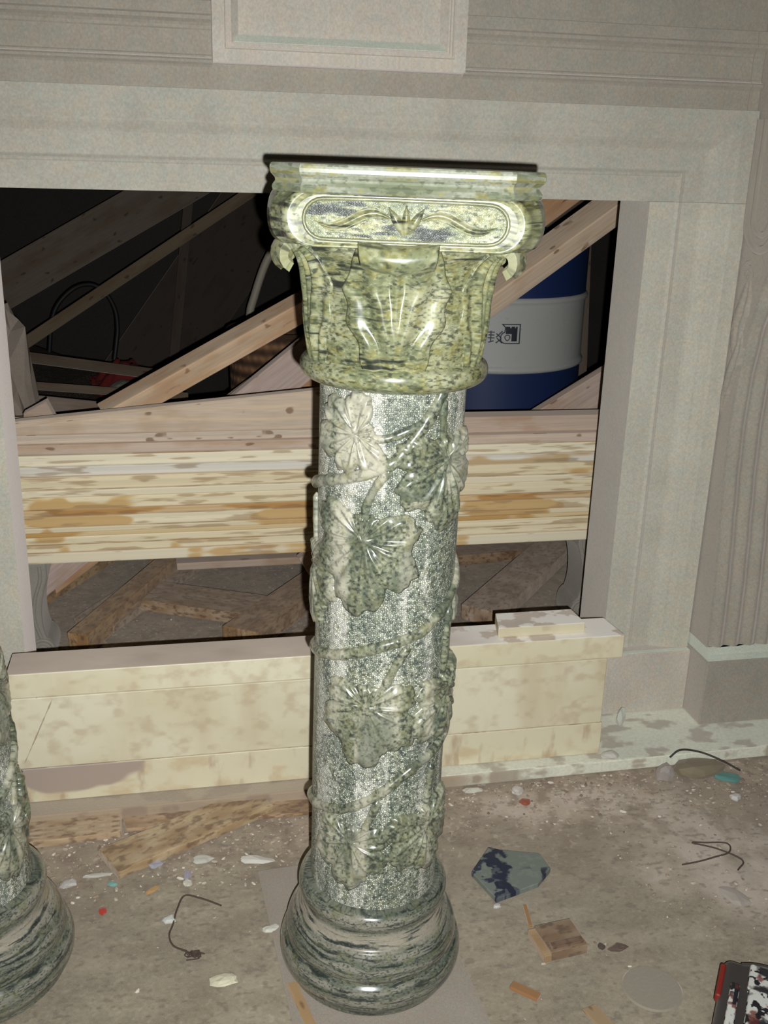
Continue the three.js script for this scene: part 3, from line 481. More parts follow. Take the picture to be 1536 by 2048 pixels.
{
  const bottomTex = tex(1536, 128, (u, v, c) => { const x = u * 1.2, y = v * 0.1, d = fbm(x * 30, y * 40, 33, 4); c[0] = 224; c[1] = 219; c[2] = 200; mixc(c, [200, 178, 148], ss(0.45, 0.8, d) * 0.55); mixc(c, [164, 140, 120], ss(0.58, 0.8, fbm(x * 60, y * 20, 3, 4)) * 0.5); const e = Math.hypot((x - 0.06) / 0.135, (y - 0.05) / 0.05) + (fbm(x * 16, y * 16, 6, 3) - 0.5) * 0.9 + (y - 0.05) * -3; mixc(c, [176, 162, 158], ss(1.1, 0.94, e) * ss(0.012, 0.02, y - 0.03 * ss(0.05, -0.02, x))); }, true, THREE.ClampToEdgeWrapping);
  const multi = (side, top) => [side, side, top, side, side, side];
  const S = (x0, x1, y0, y1, z0, z1, f) => { const g = new RoundedBoxGeometry(x1 - x0, y1 - y0, z1 - z0, 1, 0.002).translate((x0 + x1) / 2, (y0 + y1) / 2, (z0 + z1) / 2); const h = boxUV(g); return f ? bend(h, f) : h; };
  mesh('marble_slab', S(-0.29, 0.738, 0.0255, 0.0905, 0.06, 0.1655), mat('#efeadb', { map: (() => { const t = metres(bottomTex, 1.2, 0.1, 0.29 / 1.2, -0.25); return t; })(), roughness: 0.5 }), 'low stained white marble slab at the very bottom of the stack, with a mauve-grey patch at its left end', 'slab');
  mesh('marble_slab', S(-0.29, 0.735, 0.091, 0.2215, 0.062, 0.165), marble(0.3, -0.1), 'tall creamy white marble slab in the middle of the stack, with a slanting scratch at its left end', 'slab');
  const t1 = mat('#ffffff', { map: dustTop(0.5, 0), roughness: 0.9, ...dusty('#e0d4c8', 2) });
  mesh('marble_slab', S(-0.292, 0.766, 0.222, 0.2665, 0.088, 0.1655, (v) => { if (v.x > 0.7 && v.z > 0.15) v.x -= (v.z - 0.15) * 0.2; if (v.x > 0.7 && v.z < 0.11) v.x -= 0.012; }), multi(marble(0.55, 0.35, '#f4efdf'), t1), 'long white marble slab lying on the tall one, its top dirty brown at the left', 'slab');
  mesh('marble_slab', bend(S(0.532, 0.694, 0.267, 0.286, 0.084, 0.146), (v) => { if (v.z < 0.1) v.x += v.x < 0.6 ? 0.012 : -0.004; }), multi(marble(0.1, 0.6), mat('#ffffff', { map: dustTop(0.2, 40), roughness: 0.9, ...dusty('#e0d4c8', 2) })), 'small brown-spotted white marble offcut lying on top of the long slab', 'slab');
}

// ---------------------------------------------------------------- timber behind the opening
// a board from A to B: w across its face, t thick; its broad face looks towards "face"
function boardGeo(L, w, t, seed = 1, wob = 1) {
  const g = new RoundedBoxGeometry(L, w, t, 1, Math.min(0.0025, t / 3)); const b = boxUV(g);
  return bend(b, (v) => { const k = v.x * 2.1 + seed * 5.3; v.y += (n3(k, 1, seed) - 0.5) * 0.004 * wob; v.z += (n3(k, 7, seed) - 0.5) * 0.003; if (Math.abs(v.x) > L / 2 - 0.004) v.x += (n3(v.y * 40, v.z * 40, seed) - 0.5) * 0.012; });
}
function board(name, A, B, w, t, face, m, label, category, group, ridge) { // ridge: A and B run along the upper front edge instead of the middle
  const a = V(...A), b = V(...B), x = b.clone().sub(a), L = x.length(); x.normalize();
  const z = V(...face); z.addScaledVector(x, -z.dot(x)).normalize(); const y = new THREE.Vector3().crossVectors(z, x);
  const o = mesh(name, boardGeo(L, w, t, L * 13 + w * 70), m, label, category, group);
  o.position.copy(a).add(b).multiplyScalar(0.5); if (ridge) o.position.addScaledVector(y, -w / 2).addScaledVector(z, -t / 2); o.quaternion.setFromRotationMatrix(new THREE.Matrix4().makeBasis(x, y, z)); return o;
}
{
  // the pile: thin sawn boards lying flat on one another, their edges to the front
  const cuts = [0.2375, 0.2615, 0.2785, 0.296, 0.3065, 0.3185, 0.3425, 0.3565, 0.3835, 0.4, 0.4275, 0.449, 0.4735];
  const tone = ['#fff4d8', '#f8ebc8', '#fbeecb', '#ecd6a6', '#f6e8c6', '#fcf0d0', '#e4c698', '#fbeeca', '#fff4d6', '#f8eac6', '#eeeade', '#fff6da'];
  const say = ['lowest pale board of the timber pile, with a clean straight lower edge', 'thin yellow board second from the bottom of the timber pile', 'water-marked yellow board third from the bottom of the timber pile', 'narrow honey-stained board fourth from the bottom of the timber pile', 'narrow pale board fifth from the bottom of the timber pile', 'pale yellow board just under the honey-brown streaked one in the timber pile', 'honey-brown streaked board in the middle of the timber pile', 'pale board just above the honey-brown streaked one in the timber pile', 'thick clean yellow board fourth from the top of the yellow edges', 'yellow board just under the greyish-white one in the timber pile', 'greyish-white board second from the top of the yellow edges', 'topmost bright yellow board of the timber pile, under the pinkish ones'];
  const r = rng(5);
  for (let i = 0; i < 12; i++) {
    const h = cuts[i + 1] - cuts[i] - 0.0008, dz = (r() - 0.5) * 0.006;
    const o = mesh('timber_board', boardGeo(1.52, h, 0.2, i + 3, 0.1), wood(tone[i], wet, i * 0.37, i * 0.21), say[i], 'board', 'sawn boards stacked inside the fireplace opening');
    o.position.set(0.3 + (r() - 0.5) * 0.05, (cuts[i] + cuts[i + 1]) / 2, -0.483 + dz);
  }
  board('timber_board', [-0.47, 0.4845, -0.475], [1.06, 0.4845, -0.475], 0.0205, 0.18, [0, 0, 1], wood('#dccabb', woodTex, 0.3, 0.2), 'thin pinkish board lying on the yellow pile along its whole length', 'board', 'pinkish boards on top of the pile');
  board('timber_board', [0.41, 0.516, -0.415], [1.1, 0.5155, -0.415], 0.036, 0.05, [0, 0, 1], wood('#d2bcab', woodTex, 0.7, 0.1), 'thicker pinkish board on the right half of the pile top, in front of the drum', 'board', 'pinkish boards on top of the pile');
  board('timber_board', [-0.46, 0.5055, -0.47], [0.345, 0.5055, -0.47], 0.019, 0.165, [0, 0, 1], wood('#e0cfbd', woodTex, 0.9, 0.3), 'thin pale board under the wedge-shaped one at the left of the pile top', 'board', 'pinkish boards on top of the pile');
  mesh('timber_board', bend(box(-0.45, 0.4, 0.516, 0.56, -0.412, -0.386, 0.002), (v) => { if (v.y > 0.53) v.y = mix(0.534, 0.611, (v.x + 0.45) / 0.85) - (0.56 - v.y); }), wood('#dac8b4', woodTex, 0.1, 0.5), 'wedge-shaped knotty pale board on the pile, growing taller to the right behind the column', 'board');
  // slanting timbers behind it, their upper front edges given
  board('timber_beam', [-0.163, 0.536, -0.475], [0.78, 1.022, -0.66], 0.05, 0.048, [0, -0.42, 1], wood('#e4c8aa', woodTex, 0.2, 0.3), 'slanting square beam climbing from the pile to the column, orange-tan in front and grey on top', 'beam', undefined, true);
  board('timber_beam', [0.385, 0.563, -0.502], [1.42, 1.255, -0.66], 0.052, 0.07, [0, -0.5, 1], wood('#e2ccb4', woodTex, 0.9, 0.4), 'thick tan beam slanting up to the right corner of the opening, grey on its lower face', 'beam', undefined, true);
  board('timber_beam', [-0.385, 0.06, -0.74], [1.387, 1.342, -0.86], 0.135, 0.04, [0.1, -0.1, 1], wood('#d3ad8b', woodTex, 0.5, 0.1), 'broad orange-tan board behind the thick slanting beam in the upper right corner', 'beam');
  board('timber_beam', [-0.43, 0.045, -0.61], [0.7, 0.92, -0.76], 0.09, 0.03, [0.1, 0, 1], wood('#d0bcb4', woodTex, 0.4, 0.7), 'pinkish slanting board half hidden behind the column shaft, above the pile', 'beam');
  board('timber_beam', [0.3, 0.075, -0.62], [1.615, 0.835, -0.72], 0.14, 0.03, [0.1, 0, 1], wood('#cdb9ae', woodTex, 0.6, 0.2), 'pale pinkish board rising behind the pile beside the right jamb, in front of the drum', 'beam');
  // boards lying on the ground below the pile
  const gb = (A, B, w, t, c, tx, label) => board('ground_board', A, B, w, t, [0, 1, 0], wood(c, tx, A[0], B[2]), label, 'board');
  gb([-0.245, 0.026, -0.43], [-0.02, 0.026, -0.95], 0.05, 0.05, '#c2a276', stainTex, 'stained brown timber on the ground slanting away under the left half of the pile');
  gb([-0.4, 0.02, -0.66], [-0.16, 0.02, -1.1], 0.07, 0.03, '#c9ae84', stainTex, 'mottled brown board on the ground beside the left carved bracket');
  gb([-0.22, 0.012, -0.55], [0.1, 0.012, -1.12], 0.11, 0.02, '#bdb1a4', stainTex, 'grey spotted board on the ground between the two slanting brown timbers');
  gb([-0.03, 0.058, -0.8], [0.45, 0.06, -0.8], 0.045, 0.02, '#d0bdae', woodTex, 'pale thin board lying level on the ground boards under the pile');
  gb([-0.09, 0.024, -0.68], [0.22, 0.024, -0.53], 0.12, 0.03, '#c4b09a', stainTex, 'speckled grey-brown plank slanting on the ground in the middle under the pile');
  gb([0.11, 0.03, -0.4], [0.42, 0.03, -0.82], 0.09, 0.045, '#c2a888', stainTex, 'grey-topped brown timber on the ground slanting up to the column');
  gb([0.68, 0.03, -0.44], [1.1, 0.03, -0.95], 0.1, 0.04, '#c6b6a8', stainTex, 'grey timber on the ground slanting away to the right carved bracket');
  gb([0.45, 0.016, -0.86], [1.2, 0.016, -0.92], 0.1, 0.03, '#ab927a', stainTex, 'brown plank lying level on the ground at the back, right of the column');
  gb([-0.1, 0.016, -1.0], [0.62, 0.016, -0.95], 0.12, 0.03, '#a08872', stainTex, 'dark brown plank lying level on the ground at the back, left of the column');
  // carved brackets that carry the pile
  const bracket = (x, z, flip, label) => {
    const t = thing('carved_bracket', label, 'bracket', [x, 0, z], 0);
    const s = new THREE.Shape(); s.moveTo(0, 0.002); s.lineTo(0.06, 0.002); s.bezierCurveTo(0.072, 0.01, 0.072, 0.05, 0.052, 0.058); s.bezierCurveTo(0.04, 0.09, 0.042, 0.15, 0.062, 0.2); s.lineTo(0.062, 0.232); s.lineTo(0, 0.232); s.lineTo(0, 0.002);
    const g = new THREE.ExtrudeGeometry(s, { depth: 0.09, bevelEnabled: true, bevelSize: 0.004, bevelThickness: 0.004, bevelSegments: 2, curveSegments: 10 }).translate(0, 0, -0.045);
    const m = mat('#9c968b', { map: metres(speck, 0.25, 0.25), roughness: 0.7, ...dusty('#d4ccc2', 1.2) }); if (flip) t.rotation.y = Math.PI;
    part('scroll_block', boxUV(g), m, t);
    const c = []; for (let k = 0; k < 26; k++) { const a = k * 0.36, r = 0.026 * (1 - k / 30); c.push([0.042 + r * Math.cos(a), 0.034 + r * Math.sin(a), flip ? -0.0495 : 0.0495]); }
    part('spiral', tube(c, 0.0045, 7, 3), m, t);
    part('edge_rib', tube([[0.05, 0.062, 0.0495], [0.04, 0.1, 0.0495], [0.043, 0.15, 0.0495], [0.058, 0.2, 0.0495], [0.058, 0.228, 0.0495]].map(([a, b, c2]) => [a - 0.006, b, flip ? -c2 : c2]), 0.0045, 7, 5), m, t);
  };
  bracket(-0.36, -0.445, false, 'grey-green carved scroll bracket standing under the left end of the timber pile');
  bracket(0.982, -0.49, true, 'grey-green carved scroll bracket standing under the right end of the timber pile');
}

// ---------------------------------------------------------------- drum and the dim yard of scraps behind
{
  const R = 0.285, cx = 0.9, cz = -1.25, d = thing('steel_drum', 'blue steel drum with a broad white band and a black printed emblem', 'drum', [cx, 0, cz], 0);
  const blue = mat('#152a55', { roughness: 0.55 }), white = '#b4b4ae';
  const face = Math.atan2(EYE.x - cx, EYE.z - cz); // the print looks towards the room
  const L = (pts, m, name) => part(name, lathe(pts, m, 72, 1, 0), m, d);
  const y1 = 0.508, y2 = 0.714;
  L([[0.26, 0.002], [R - 0.004, 0.002], [R, 0.008], [R, y1 * 0.62], [R + 0.007, y1 * 0.62 + 0.008], [R, y1 * 0.62 + 0.016], [R, y1]], blue, 'lower_shell');
  L([[R, y2], [R, 0.85], [R + 0.006, 0.856], [R + 0.006, 0.868], [R - 0.004, 0.872], [R - 0.008, 0.86], [0, 0.858]], blue, 'upper_shell');
  const band = canvasTex(2048, 256, (c, w, h) => {
    c.fillStyle = white; c.fillRect(0, 0, w, h);
    const r = rng(9); for (let i = 0; i < 500; i++) { c.fillStyle = `rgba(90,80,70,${0.05 + r() * 0.12})`; c.fillRect(r() * w, r() * h, 1 + r() * 9, 1 + r() * 3); }
    for (let i = 0; i < 9; i++) { c.strokeStyle = 'rgba(120,110,100,.35)'; c.beginPath(); const x = r() * w, y = r() * h; c.moveTo(x, y); c.lineTo(x + 20 + r() * 60, y + r() * 8); c.stroke(); }
    const X = (deg) => (deg / 360 + 0.5) * w, k = w / (2 * Math.PI * R), ky = h / (y2 - y1);
    // emblem: an outlined square whose lower left swells into a loop, a solid angular figure with a drop cut out of it
    const ink = '#20222c', x0 = X(face / D2R + 14), y0 = (y2 - 0.645) * ky, s = 0.052;
    const px = (a) => x0 + (a - 0.5) * s * k, py = (b) => y0 + b * s * ky;
    c.strokeStyle = ink; c.lineWidth = 3.2; c.beginPath(); c.moveTo(px(0.05), py(0)); c.lineTo(px(1), py(0)); c.lineTo(px(1), py(1)); c.lineTo(px(0.28), py(1)); c.bezierCurveTo(px(-0.1), py(1), px(-0.12), py(0.5), px(0.18), py(0.42)); c.lineTo(px(0.22), py(0.16)); c.closePath(); c.stroke();
    c.fillStyle = ink; c.fillRect(px(0.24), py(0.12), px(0.86) - px(0.24), py(0.5) - py(0.12)); c.fillRect(px(0.56), py(0.12), px(0.86) - px(0.56), py(0.88) - py(0.12));
    c.fillStyle = white; c.fillRect(px(0.46), py(0.1), 4, 6); c.fillRect(px(0.72), py(0.1), 3, 6);
    c.strokeStyle = ink; c.lineWidth = 2.6; c.beginPath(); c.moveTo(px(0.34), py(0.86)); c.bezierCurveTo(px(0.16), py(0.74), px(0.16), py(0.56), px(0.34), py(0.56)); c.bezierCurveTo(px(0.52), py(0.56), px(0.52), py(0.74), px(0.34), py(0.86)); c.stroke();
    // two brushed characters to its left, partly behind the column
    const g = (ax) => { const q = (a) => ax + a * s * 0.8 * k, e = (b) => y0 + (0.35 + b * 0.66) * s * ky; c.lineWidth = 3.4; c.strokeStyle = ink; c.beginPath(); [[0, 0.1, 0.45, 0.1], [0.05, 0.32, 0.42, 0.32], [0, 0.55, 0.45, 0.55], [0.2, 0, 0.2, 0.9], [0.05, 0.9, 0.4, 0.78], [0.95, 0, 0.55, 0.5], [0.55, 0.2, 0.9, 0.55], [0.6, 0.55, 0.95, 0.95], [0.9, 0.6, 0.55, 0.95]].forEach(([a, b, m, n]) => { c.moveTo(q(a), e(b)); c.lineTo(q(m), e(n)); }); c.stroke(); };
    g(X(face / D2R + 1.5)); g(X(face / D2R - 9));
  });
  const bm = mat('#ffffff', { map: band, roughness: 0.5 });
  const bp = [[R, y1], [R + 0.006, y1 + 0.004], [R + 0.007, y1 + 0.012], [R + 0.002, y1 + 0.02], [R + 0.0005, y1 + 0.024], [R + 0.0005, y2 - 0.022], [R + 0.006, y2 - 0.014], [R + 0.007, y2 - 0.008], [R + 0.004, y2 - 0.002], [R, y2]];
  part('white_band', grid(121, bp.length, (i, j) => { const a = (i / 120) * 2 * Math.PI - Math.PI; return [bp[j][0] * Math.sin(a), bp[j][1], bp[j][0] * Math.cos(a), i / 120, (bp[j][1] - y1) / (y2 - y1)]; }), bm, d);

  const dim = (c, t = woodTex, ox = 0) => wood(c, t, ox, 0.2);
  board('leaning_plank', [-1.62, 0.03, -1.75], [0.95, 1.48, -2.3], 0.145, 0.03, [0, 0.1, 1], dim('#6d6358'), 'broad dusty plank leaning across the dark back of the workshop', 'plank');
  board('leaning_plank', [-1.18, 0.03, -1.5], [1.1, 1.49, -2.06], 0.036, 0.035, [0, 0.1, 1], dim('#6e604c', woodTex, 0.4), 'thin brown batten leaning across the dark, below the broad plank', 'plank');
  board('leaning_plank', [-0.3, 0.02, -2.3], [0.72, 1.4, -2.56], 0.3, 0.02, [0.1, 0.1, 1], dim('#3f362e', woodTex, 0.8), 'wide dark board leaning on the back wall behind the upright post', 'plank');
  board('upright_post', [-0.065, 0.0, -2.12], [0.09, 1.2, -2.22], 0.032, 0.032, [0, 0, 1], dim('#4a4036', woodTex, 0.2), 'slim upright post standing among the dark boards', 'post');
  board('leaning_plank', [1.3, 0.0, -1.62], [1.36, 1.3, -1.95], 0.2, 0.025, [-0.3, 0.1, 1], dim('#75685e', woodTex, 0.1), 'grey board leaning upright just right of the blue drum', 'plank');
  mesh('bent_pipe', tube([[0.245, 0.002, -1.75], [0.232, 0.3, -1.75], [0.235, 0.568, -1.75], [0.247, 0.61, -1.75], [0.295, 0.74, -1.75], [0.36, 0.83, -1.76], [0.47, 0.88, -1.78]], 0.0135, 10, 8), mat('#a39a88', { roughness: 0.6 }), 'pale bent pipe rising behind the slanting beam left of the column', 'pipe');
  mesh('rubber_hose', tube([[-0.215, 0.4, -1.8], [-0.205, 0.46, -1.81], [-0.2, 0.5, -1.82], [-0.205, 0.56, -1.84], [-0.235, 0.615, -1.86], [-0.275, 0.64, -1.87], [-0.33, 0.63, -1.88], [-0.4, 0.56, -1.88], [-0.43, 0.42, -1.88], [-0.44, 0.3, -1.88]], 0.0075, 8, 8), mat('#141312', { roughness: 0.6 }), 'thin black hose looped up in the dark below the batten', 'hose');
  // wicker basket
  const wk = tex(512, 256, (u, v, c) => { const r = Math.floor(v * 26), o = Math.sin((u * 40 + (r % 2) * 0.5) * 2 * Math.PI), e = Math.sin(v * 26 * 2 * Math.PI - Math.PI / 2) * 0.5 + 0.5, k = 80 + 120 * e * (0.85 + 0.15 * o) + 40 * n3(u * 90, v * 60, 4); c[0] = k; c[1] = k * 0.86; c[2] = k * 0.72; });
  const bk = thing('wicker_basket', 'tall brown woven basket in the gap under the slanting beam, left of the column', 'basket', [0.285, 0, -1.25]);
  const bkm = mat('#a98f78', { map: wk, bumpMap: wk, bumpScale: 0.006, roughness: 0.9 });
  part('woven_body', lathe([[0, 0.004], [0.115, 0.004], [0.13, 0.1], [0.14, 0.3], [0.148, 0.585], [0.141, 0.585], [0.133, 0.3], [0.122, 0.1], [0, 0.02]], bkm, 60, 1, 0.9), bkm, bk);
  part('rim', new THREE.TorusGeometry(0.146, 0.009, 8, 60).rotateX(Math.PI / 2).translate(0, 0.588, 0), bkm, bk);
  // heap of scraps that the dark end of the room is full of
  const heap = chunk(3, 1.3, 0.4, 0.9, 4, 0.35); heap.translate(-0.62, 0, -1.75);
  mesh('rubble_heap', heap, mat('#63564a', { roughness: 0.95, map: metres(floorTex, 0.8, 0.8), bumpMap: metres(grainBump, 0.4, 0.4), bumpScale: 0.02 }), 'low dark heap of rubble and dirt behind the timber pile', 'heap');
  const cloth = grid(30, 22, (i, j) => { const s = i / 29 - 0.5, t = j / 21 - 0.5; return [-0.17 + s * 0.22 * (1 - 0.3 * t), 0.385 + 0.035 * Math.cos(s * 5) - 0.1 * t * t + (fbm(s * 6, t * 6, 4, 3) - 0.5) * 0.09, -1.62 + t * 0.24, s, t]; }, false, true);
  const thick = bend(cloth, () => {}); mesh('red_rag', thick, mat('#6a1812', { roughness: 0.95, side: THREE.DoubleSide }), 'crumpled red rag lying on the dark rubble heap', 'rag');
  const st = (p, s, seed, c, label, det = 1) => { const o = mesh('stone_lump', chunk(seed, ...s, det, 0.34), mat(c, { roughness: 0.9, map: metres(speck, 0.2, 0.2) }), label, 'stone'); o.position.set(...p); o.rotation.y = seed; return o; };
  st([-0.435, 0.0, -0.86], [0.155, 0.665, 0.22], 4, '#998b7e', 'rough upright brown stone close behind the left jamb', 4);
  st([-0.17, 0.352, -1.44], [0.13, 0.05, 0.1], 8, '#9a9688', 'flat grey stone piece lying in front of the red rag', 2);
  board('scrap_lath', [-0.6, 0.44, -1.3], [0.02, 0.395, -1.25], 0.022, 0.016, [0, 0.3, 1], dim('#6d5f50'), 'thin lath lying nearly level in the rubble, between two wider ones', 'lath', undefined);
  board('scrap_lath', [-0.6, 0.5, -1.45], [0.0, 0.42, -1.4], 0.03, 0.02, [0, 0.3, 1], dim('#5e5244'), 'wider brown lath lying in the rubble farthest back, by the left jamb', 'lath');
  board('scrap_lath', [-0.55, 0.46, -1.0], [-0.12, 0.405, -1.0], 0.05, 0.02, [0, 0.2, 1], dim('#877a70'), 'grey lath just behind the timber pile at its left end, nearest of three', 'lath');
  const wedge = new THREE.ExtrudeGeometry(new THREE.Shape([[0, 0], [0.066, 0], [0.046, 0.045], [0.0, 0.02]].map((q) => new THREE.Vector2(...q))), { depth: 0.03, bevelEnabled: true, bevelSize: 0.001, bevelThickness: 0.001, bevelSegments: 1 });
  mesh('wood_offcut', boxUV(wedge), wood('#b9a596'), 'pale wedge-shaped wood offcut lying on the timber pile near its left end', 'offcut').position.set(-0.325, 0.5155, -0.52);
}

// ---------------------------------------------------------------- things on the floor
{
  board('floor_board', [-0.30, 0.008, 0.212], [-0.122, 0.008, 0.205], 0.092, 0.014, [0, 1, 0], wood('#cdbba2', stainTex, 0.1, 0.1), 'short flat board on the floor against the slabs, by the left column', 'board');
  board('floor_board', [-0.14, 0.0085, 0.322], [0.112, 0.0085, 0.19], 0.072, 0.015, [0, 1, 0], wood('#c6b598', stainTex, 0.5, 0.3), 'yellow-brown board lying askew on the floor, its end touching the marble slabs', 'board');
  board('floor_board', [-0.12, 0.004, 0.213], [0.235, 0.004, 0.213], 0.05, 0.006, [0, 1, 0], wood('#bea88e', stainTex, 0.8, 0.1), 'thin dirty strip of wood along the foot of the slabs, left of the column', 'board');
  const pv = mesh('paving_slab', block(0.25, 0.006, 0.4, 0.002), mat('#92887a', { map: metres(speck, 0.3, 0.3), roughness: 0.9, bumpMap: metres(grainBump, 0.06, 0.06), bumpScale: 0.0006, ...dusty('#d4c8bc', 1.6) }), 'thin stone slab set on the floor under the carved column', 'slab'); pv.position.set(0.228, 0.0005, 0.56); pv.rotation.y = 0.07;
  board('wood_strip', [0.117, 0.003, 0.61], [0.15, 0.003, 0.76], 0.014, 0.005, [0, 1, 0], wood('#b09870'), 'narrow yellow wood strip on the floor beside the column foot', 'strip');
  board('wood_strip', [0.479, 0.003, 0.51], [0.473, 0.003, 0.556], 0.006, 0.005, [0, 1, 0], wood('#a3814c'), 'small yellow splinter of wood between the blue shard and the wood block', 'splinter');
  board('wood_strip', [0.41, 0.004, 0.662], [0.44, 0.004, 0.69], 0.015, 0.006, [0, 1, 0], wood('#a07a4e'), 'orange chip of wood nearest the column on the right', 'splinter');
  board('wood_strip', [0.5, 0.003, 0.715], [0.52, 0.003, 0.78], 0.022, 0.004, [0, 1, 0], wood('#a8977a'), 'pale wood strip cut off by the bottom edge, right of the column', 'strip');
  // grooved wood block
  const wb = thing('wood_block', 'small square brown wood block with a stepped left edge', 'block', [0.5, 0.001, 0.597], 0.12);
  const wm = wood('#8f7d68', stainTex, 0.2, 0.4); part('body', block(0.058, 0.017, 0.056, 0.002).translate(0.004, 0.0085, 0), wm, wb); part('step', block(0.011, 0.013, 0.056, 0.0015).translate(-0.0295, 0.0065, 0), wood('#a38c68'), wb); part('ridge', block(0.05, 0.006, 0.012, 0.002).translate(0.004, 0.019, 0.018), wood('#705a48', stainTex), wb);
  // shard of blue and white marble
  const bs = [[0.462, 0.378], [0.419, 0.432], [0.439, 0.497], [0.461, 0.49], [0.512, 0.474], [0.543, 0.443], [0.538, 0.406], [0.478, 0.387]];
  const shp = new THREE.Shape(bs.map(([x, z]) => new THREE.Vector2(x, -z)));
  const bt = tex(512, 512, (u, v, c) => { const x = 0.41 + u * 0.14, z = 0.37 + v * 0.14; c[0] = 158; c[1] = 166; c[2] = 160; const k = (fbm(x * 60, z * 60, 3, 4) - 0.5) * 0.05, a = Math.abs(x - 0.462 + (z - 0.44) * 0.05 + k) , b = (x - 0.54) + (z - 0.44) * 0.6 + k; mixc(c, [42, 50, 84], ss(0.013, 0.006, a)); mixc(c, [52, 58, 88], ss(0.012, 0.004, Math.abs(b + 0.018 - 0.02 * (z > 0.44 ? 1 : -1))) * ss(0.43, 0.45, z)); mixc(c, [60, 68, 96], ss(0.55, 0.65, fbm(x * 90, z * 90, 5, 3)) * ss(0.46, 0.45, x)); mixc(c, [180, 184, 178], ss(0.6, 0.7, fbm(x * 120, z * 120, 7, 2)) * 0.5); });
  const sg = new THREE.ExtrudeGeometry(shp, { depth: 0.007, bevelEnabled: true, bevelSize: 0.001, bevelThickness: 0.001, bevelSegments: 1 }).rotateX(-Math.PI / 2).translate(0, 0.001, 0);
  { const p = sg.attributes.position, uv = sg.attributes.uv; for (let i = 0; i < p.count; i++) uv.setXY(i, (p.getX(i) - 0.41) / 0.14, (p.getZ(i) - 0.37) / 0.14); }
  mesh('marble_shard', sg, mat('#b4b6b0', { map: bt, roughness: 0.5 }), 'broken blue and white marble shard lying on the floor right of the column', 'shard');
  // paint-spattered tool case in the corner
  const tm = tex(512, 512, (u, v, c) => { c[0] = 44; c[1] = 42; c[2] = 44; mixc(c, [206, 206, 196], ss(0.4, 0.5, fbm(u * 7, v * 9, 5, 5)) * 0.95); mixc(c, [96, 40, 34], ss(0.64, 0.74, fbm(u * 16, v * 14, 15, 4)) * 0.7); mixc(c, [30, 28, 32], ss(0.6, 0.68, fbm(u * 26, v * 26, 25, 3))); });
  const tl = thing('tool_case', 'paint-spattered black metal tool case with a red edge on the floor at the bottom right', 'case', [0.688, 0.0, 0.862], -0.62);
  const tmM = mat('#ffffff', { map: metres(tm, 0.25, 0.25), roughness: 0.55 }), blk = mat('#322d2c', { roughness: 0.6, ...dusty('#b8aca0', 0.5) }), red = mat('#7a2218', { roughness: 0.6 });
  part('body', block(0.17, 0.052, 0.26, 0.012, 3).translate(0, 0.027, 0), blk, tl);
  part('top_panel', block(0.115, 0.012, 0.19, 0.004, 2).translate(0.008, 0.056, 0.02), tmM, tl);
  part('end_panel', block(0.12, 0.01, 0.05, 0.004, 2).translate(0.008, 0.055, -0.098), tmM, tl);
  part('red_edge', block(0.008, 0.014, 0.062, 0.003).translate(-0.0845, 0.045, -0.085), red, tl);
  part('side_rail', block(0.012, 0.012, 0.19, 0.003).translate(-0.066, 0.056, 0.02), tmM, tl);
  part('latch', block(0.022, 0.022, 0.03, 0.004).translate(-0.094, 0.018, 0.02), mat('#7d7f66', { roughness: 0.7 }), tl);
  part('frame_strap', tube([[-0.062, 0.05, -0.124], [-0.04, 0.0585, -0.122], [0.03, 0.0595, -0.12], [0.066, 0.054, -0.12]], 0.003, 6, 6), blk, tl);
  // chips and scraps lying about, each its own
  const chip = (name, x, z, sx, sy, sz, c, seed, label, cat = 'chip', turn = 0) => { const o = mesh(name, chunk(seed, sx, sy, sz, 1, 0.55), mat(new THREE.Color(c).multiplyScalar(0.74), { roughness: 0.85, ...dusty('#d4c8bc', 0.8) }), label, cat); o.position.set(x, 0.0005, z); o.rotation.y = turn; };
  chip('stone_chip', 0.004, 0.328, 0.03, 0.007, 0.018, '#cfcabd', 21, 'flat white stone chip below the askew yellow-brown board');
  chip('stone_chip', 0.088, 0.344, 0.052, 0.008, 0.016, '#ddd8cc', 22, 'long white stone sliver left of the column, below the end of the askew board', 'chip', -0.25);
  chip('stone_chip', -0.068, 0.328, 0.022, 0.006, 0.02, '#b4b3bd', 23, 'lavender-grey stone chip under the left end of the askew board');
  chip('stone_chip', -0.155, 0.341, 0.05, 0.005, 0.008, '#c9c3b6', 24, 'thin pale sliver lying near the left column foot');
  chip('stone_chip', -0.196, 0.356, 0.026, 0.009, 0.018, '#cbc5bd', 25, 'pale chip close to the foot of the left column');
  chip('stone_chip', 0.097, 0.499, 0.026, 0.005, 0.014, '#dcdacb', 26, 'bright white flake just left of the column foot');
  chip('stone_chip', 0.028, 0.589, 0.034, 0.008, 0.018, '#dcd7b8', 27, 'creamy white pebble alone on the floor in the middle bottom');
  chip('stone_chip', -0.046, 0.458, 0.018, 0.007, 0.016, '#d4d4cb', 28, 'round whitish pebble beside the dark twig');
  chip('stone_chip', -0.131, 0.364, 0.018, 0.005, 0.011, '#7fb0a4', 29, 'small turquoise chip between the left column and the twig', 'chip', -0.6);
  chip('stone_chip', -0.019, 0.381, 0.014, 0.006, 0.014, '#d8d4c2', 30, 'cream crumb at the upper end of the dark twig');
  chip('stone_chip', -0.019, 0.362, 0.012, 0.006, 0.022, '#b0a8b6', 31, 'small mauve chip just above the upper end of the twig');
  chip('wood_chip', -0.07, 0.388, 0.026, 0.005, 0.011, '#c49a62', 32, 'tan wood chip between the turquoise chip and the twig', 'chip', 0.6);
  chip('plastic_scrap', -0.142, 0.423, 0.012, 0.006, 0.018, '#c23a2a', 33, 'tiny bright red scrap on the floor near the left column', 'scrap');
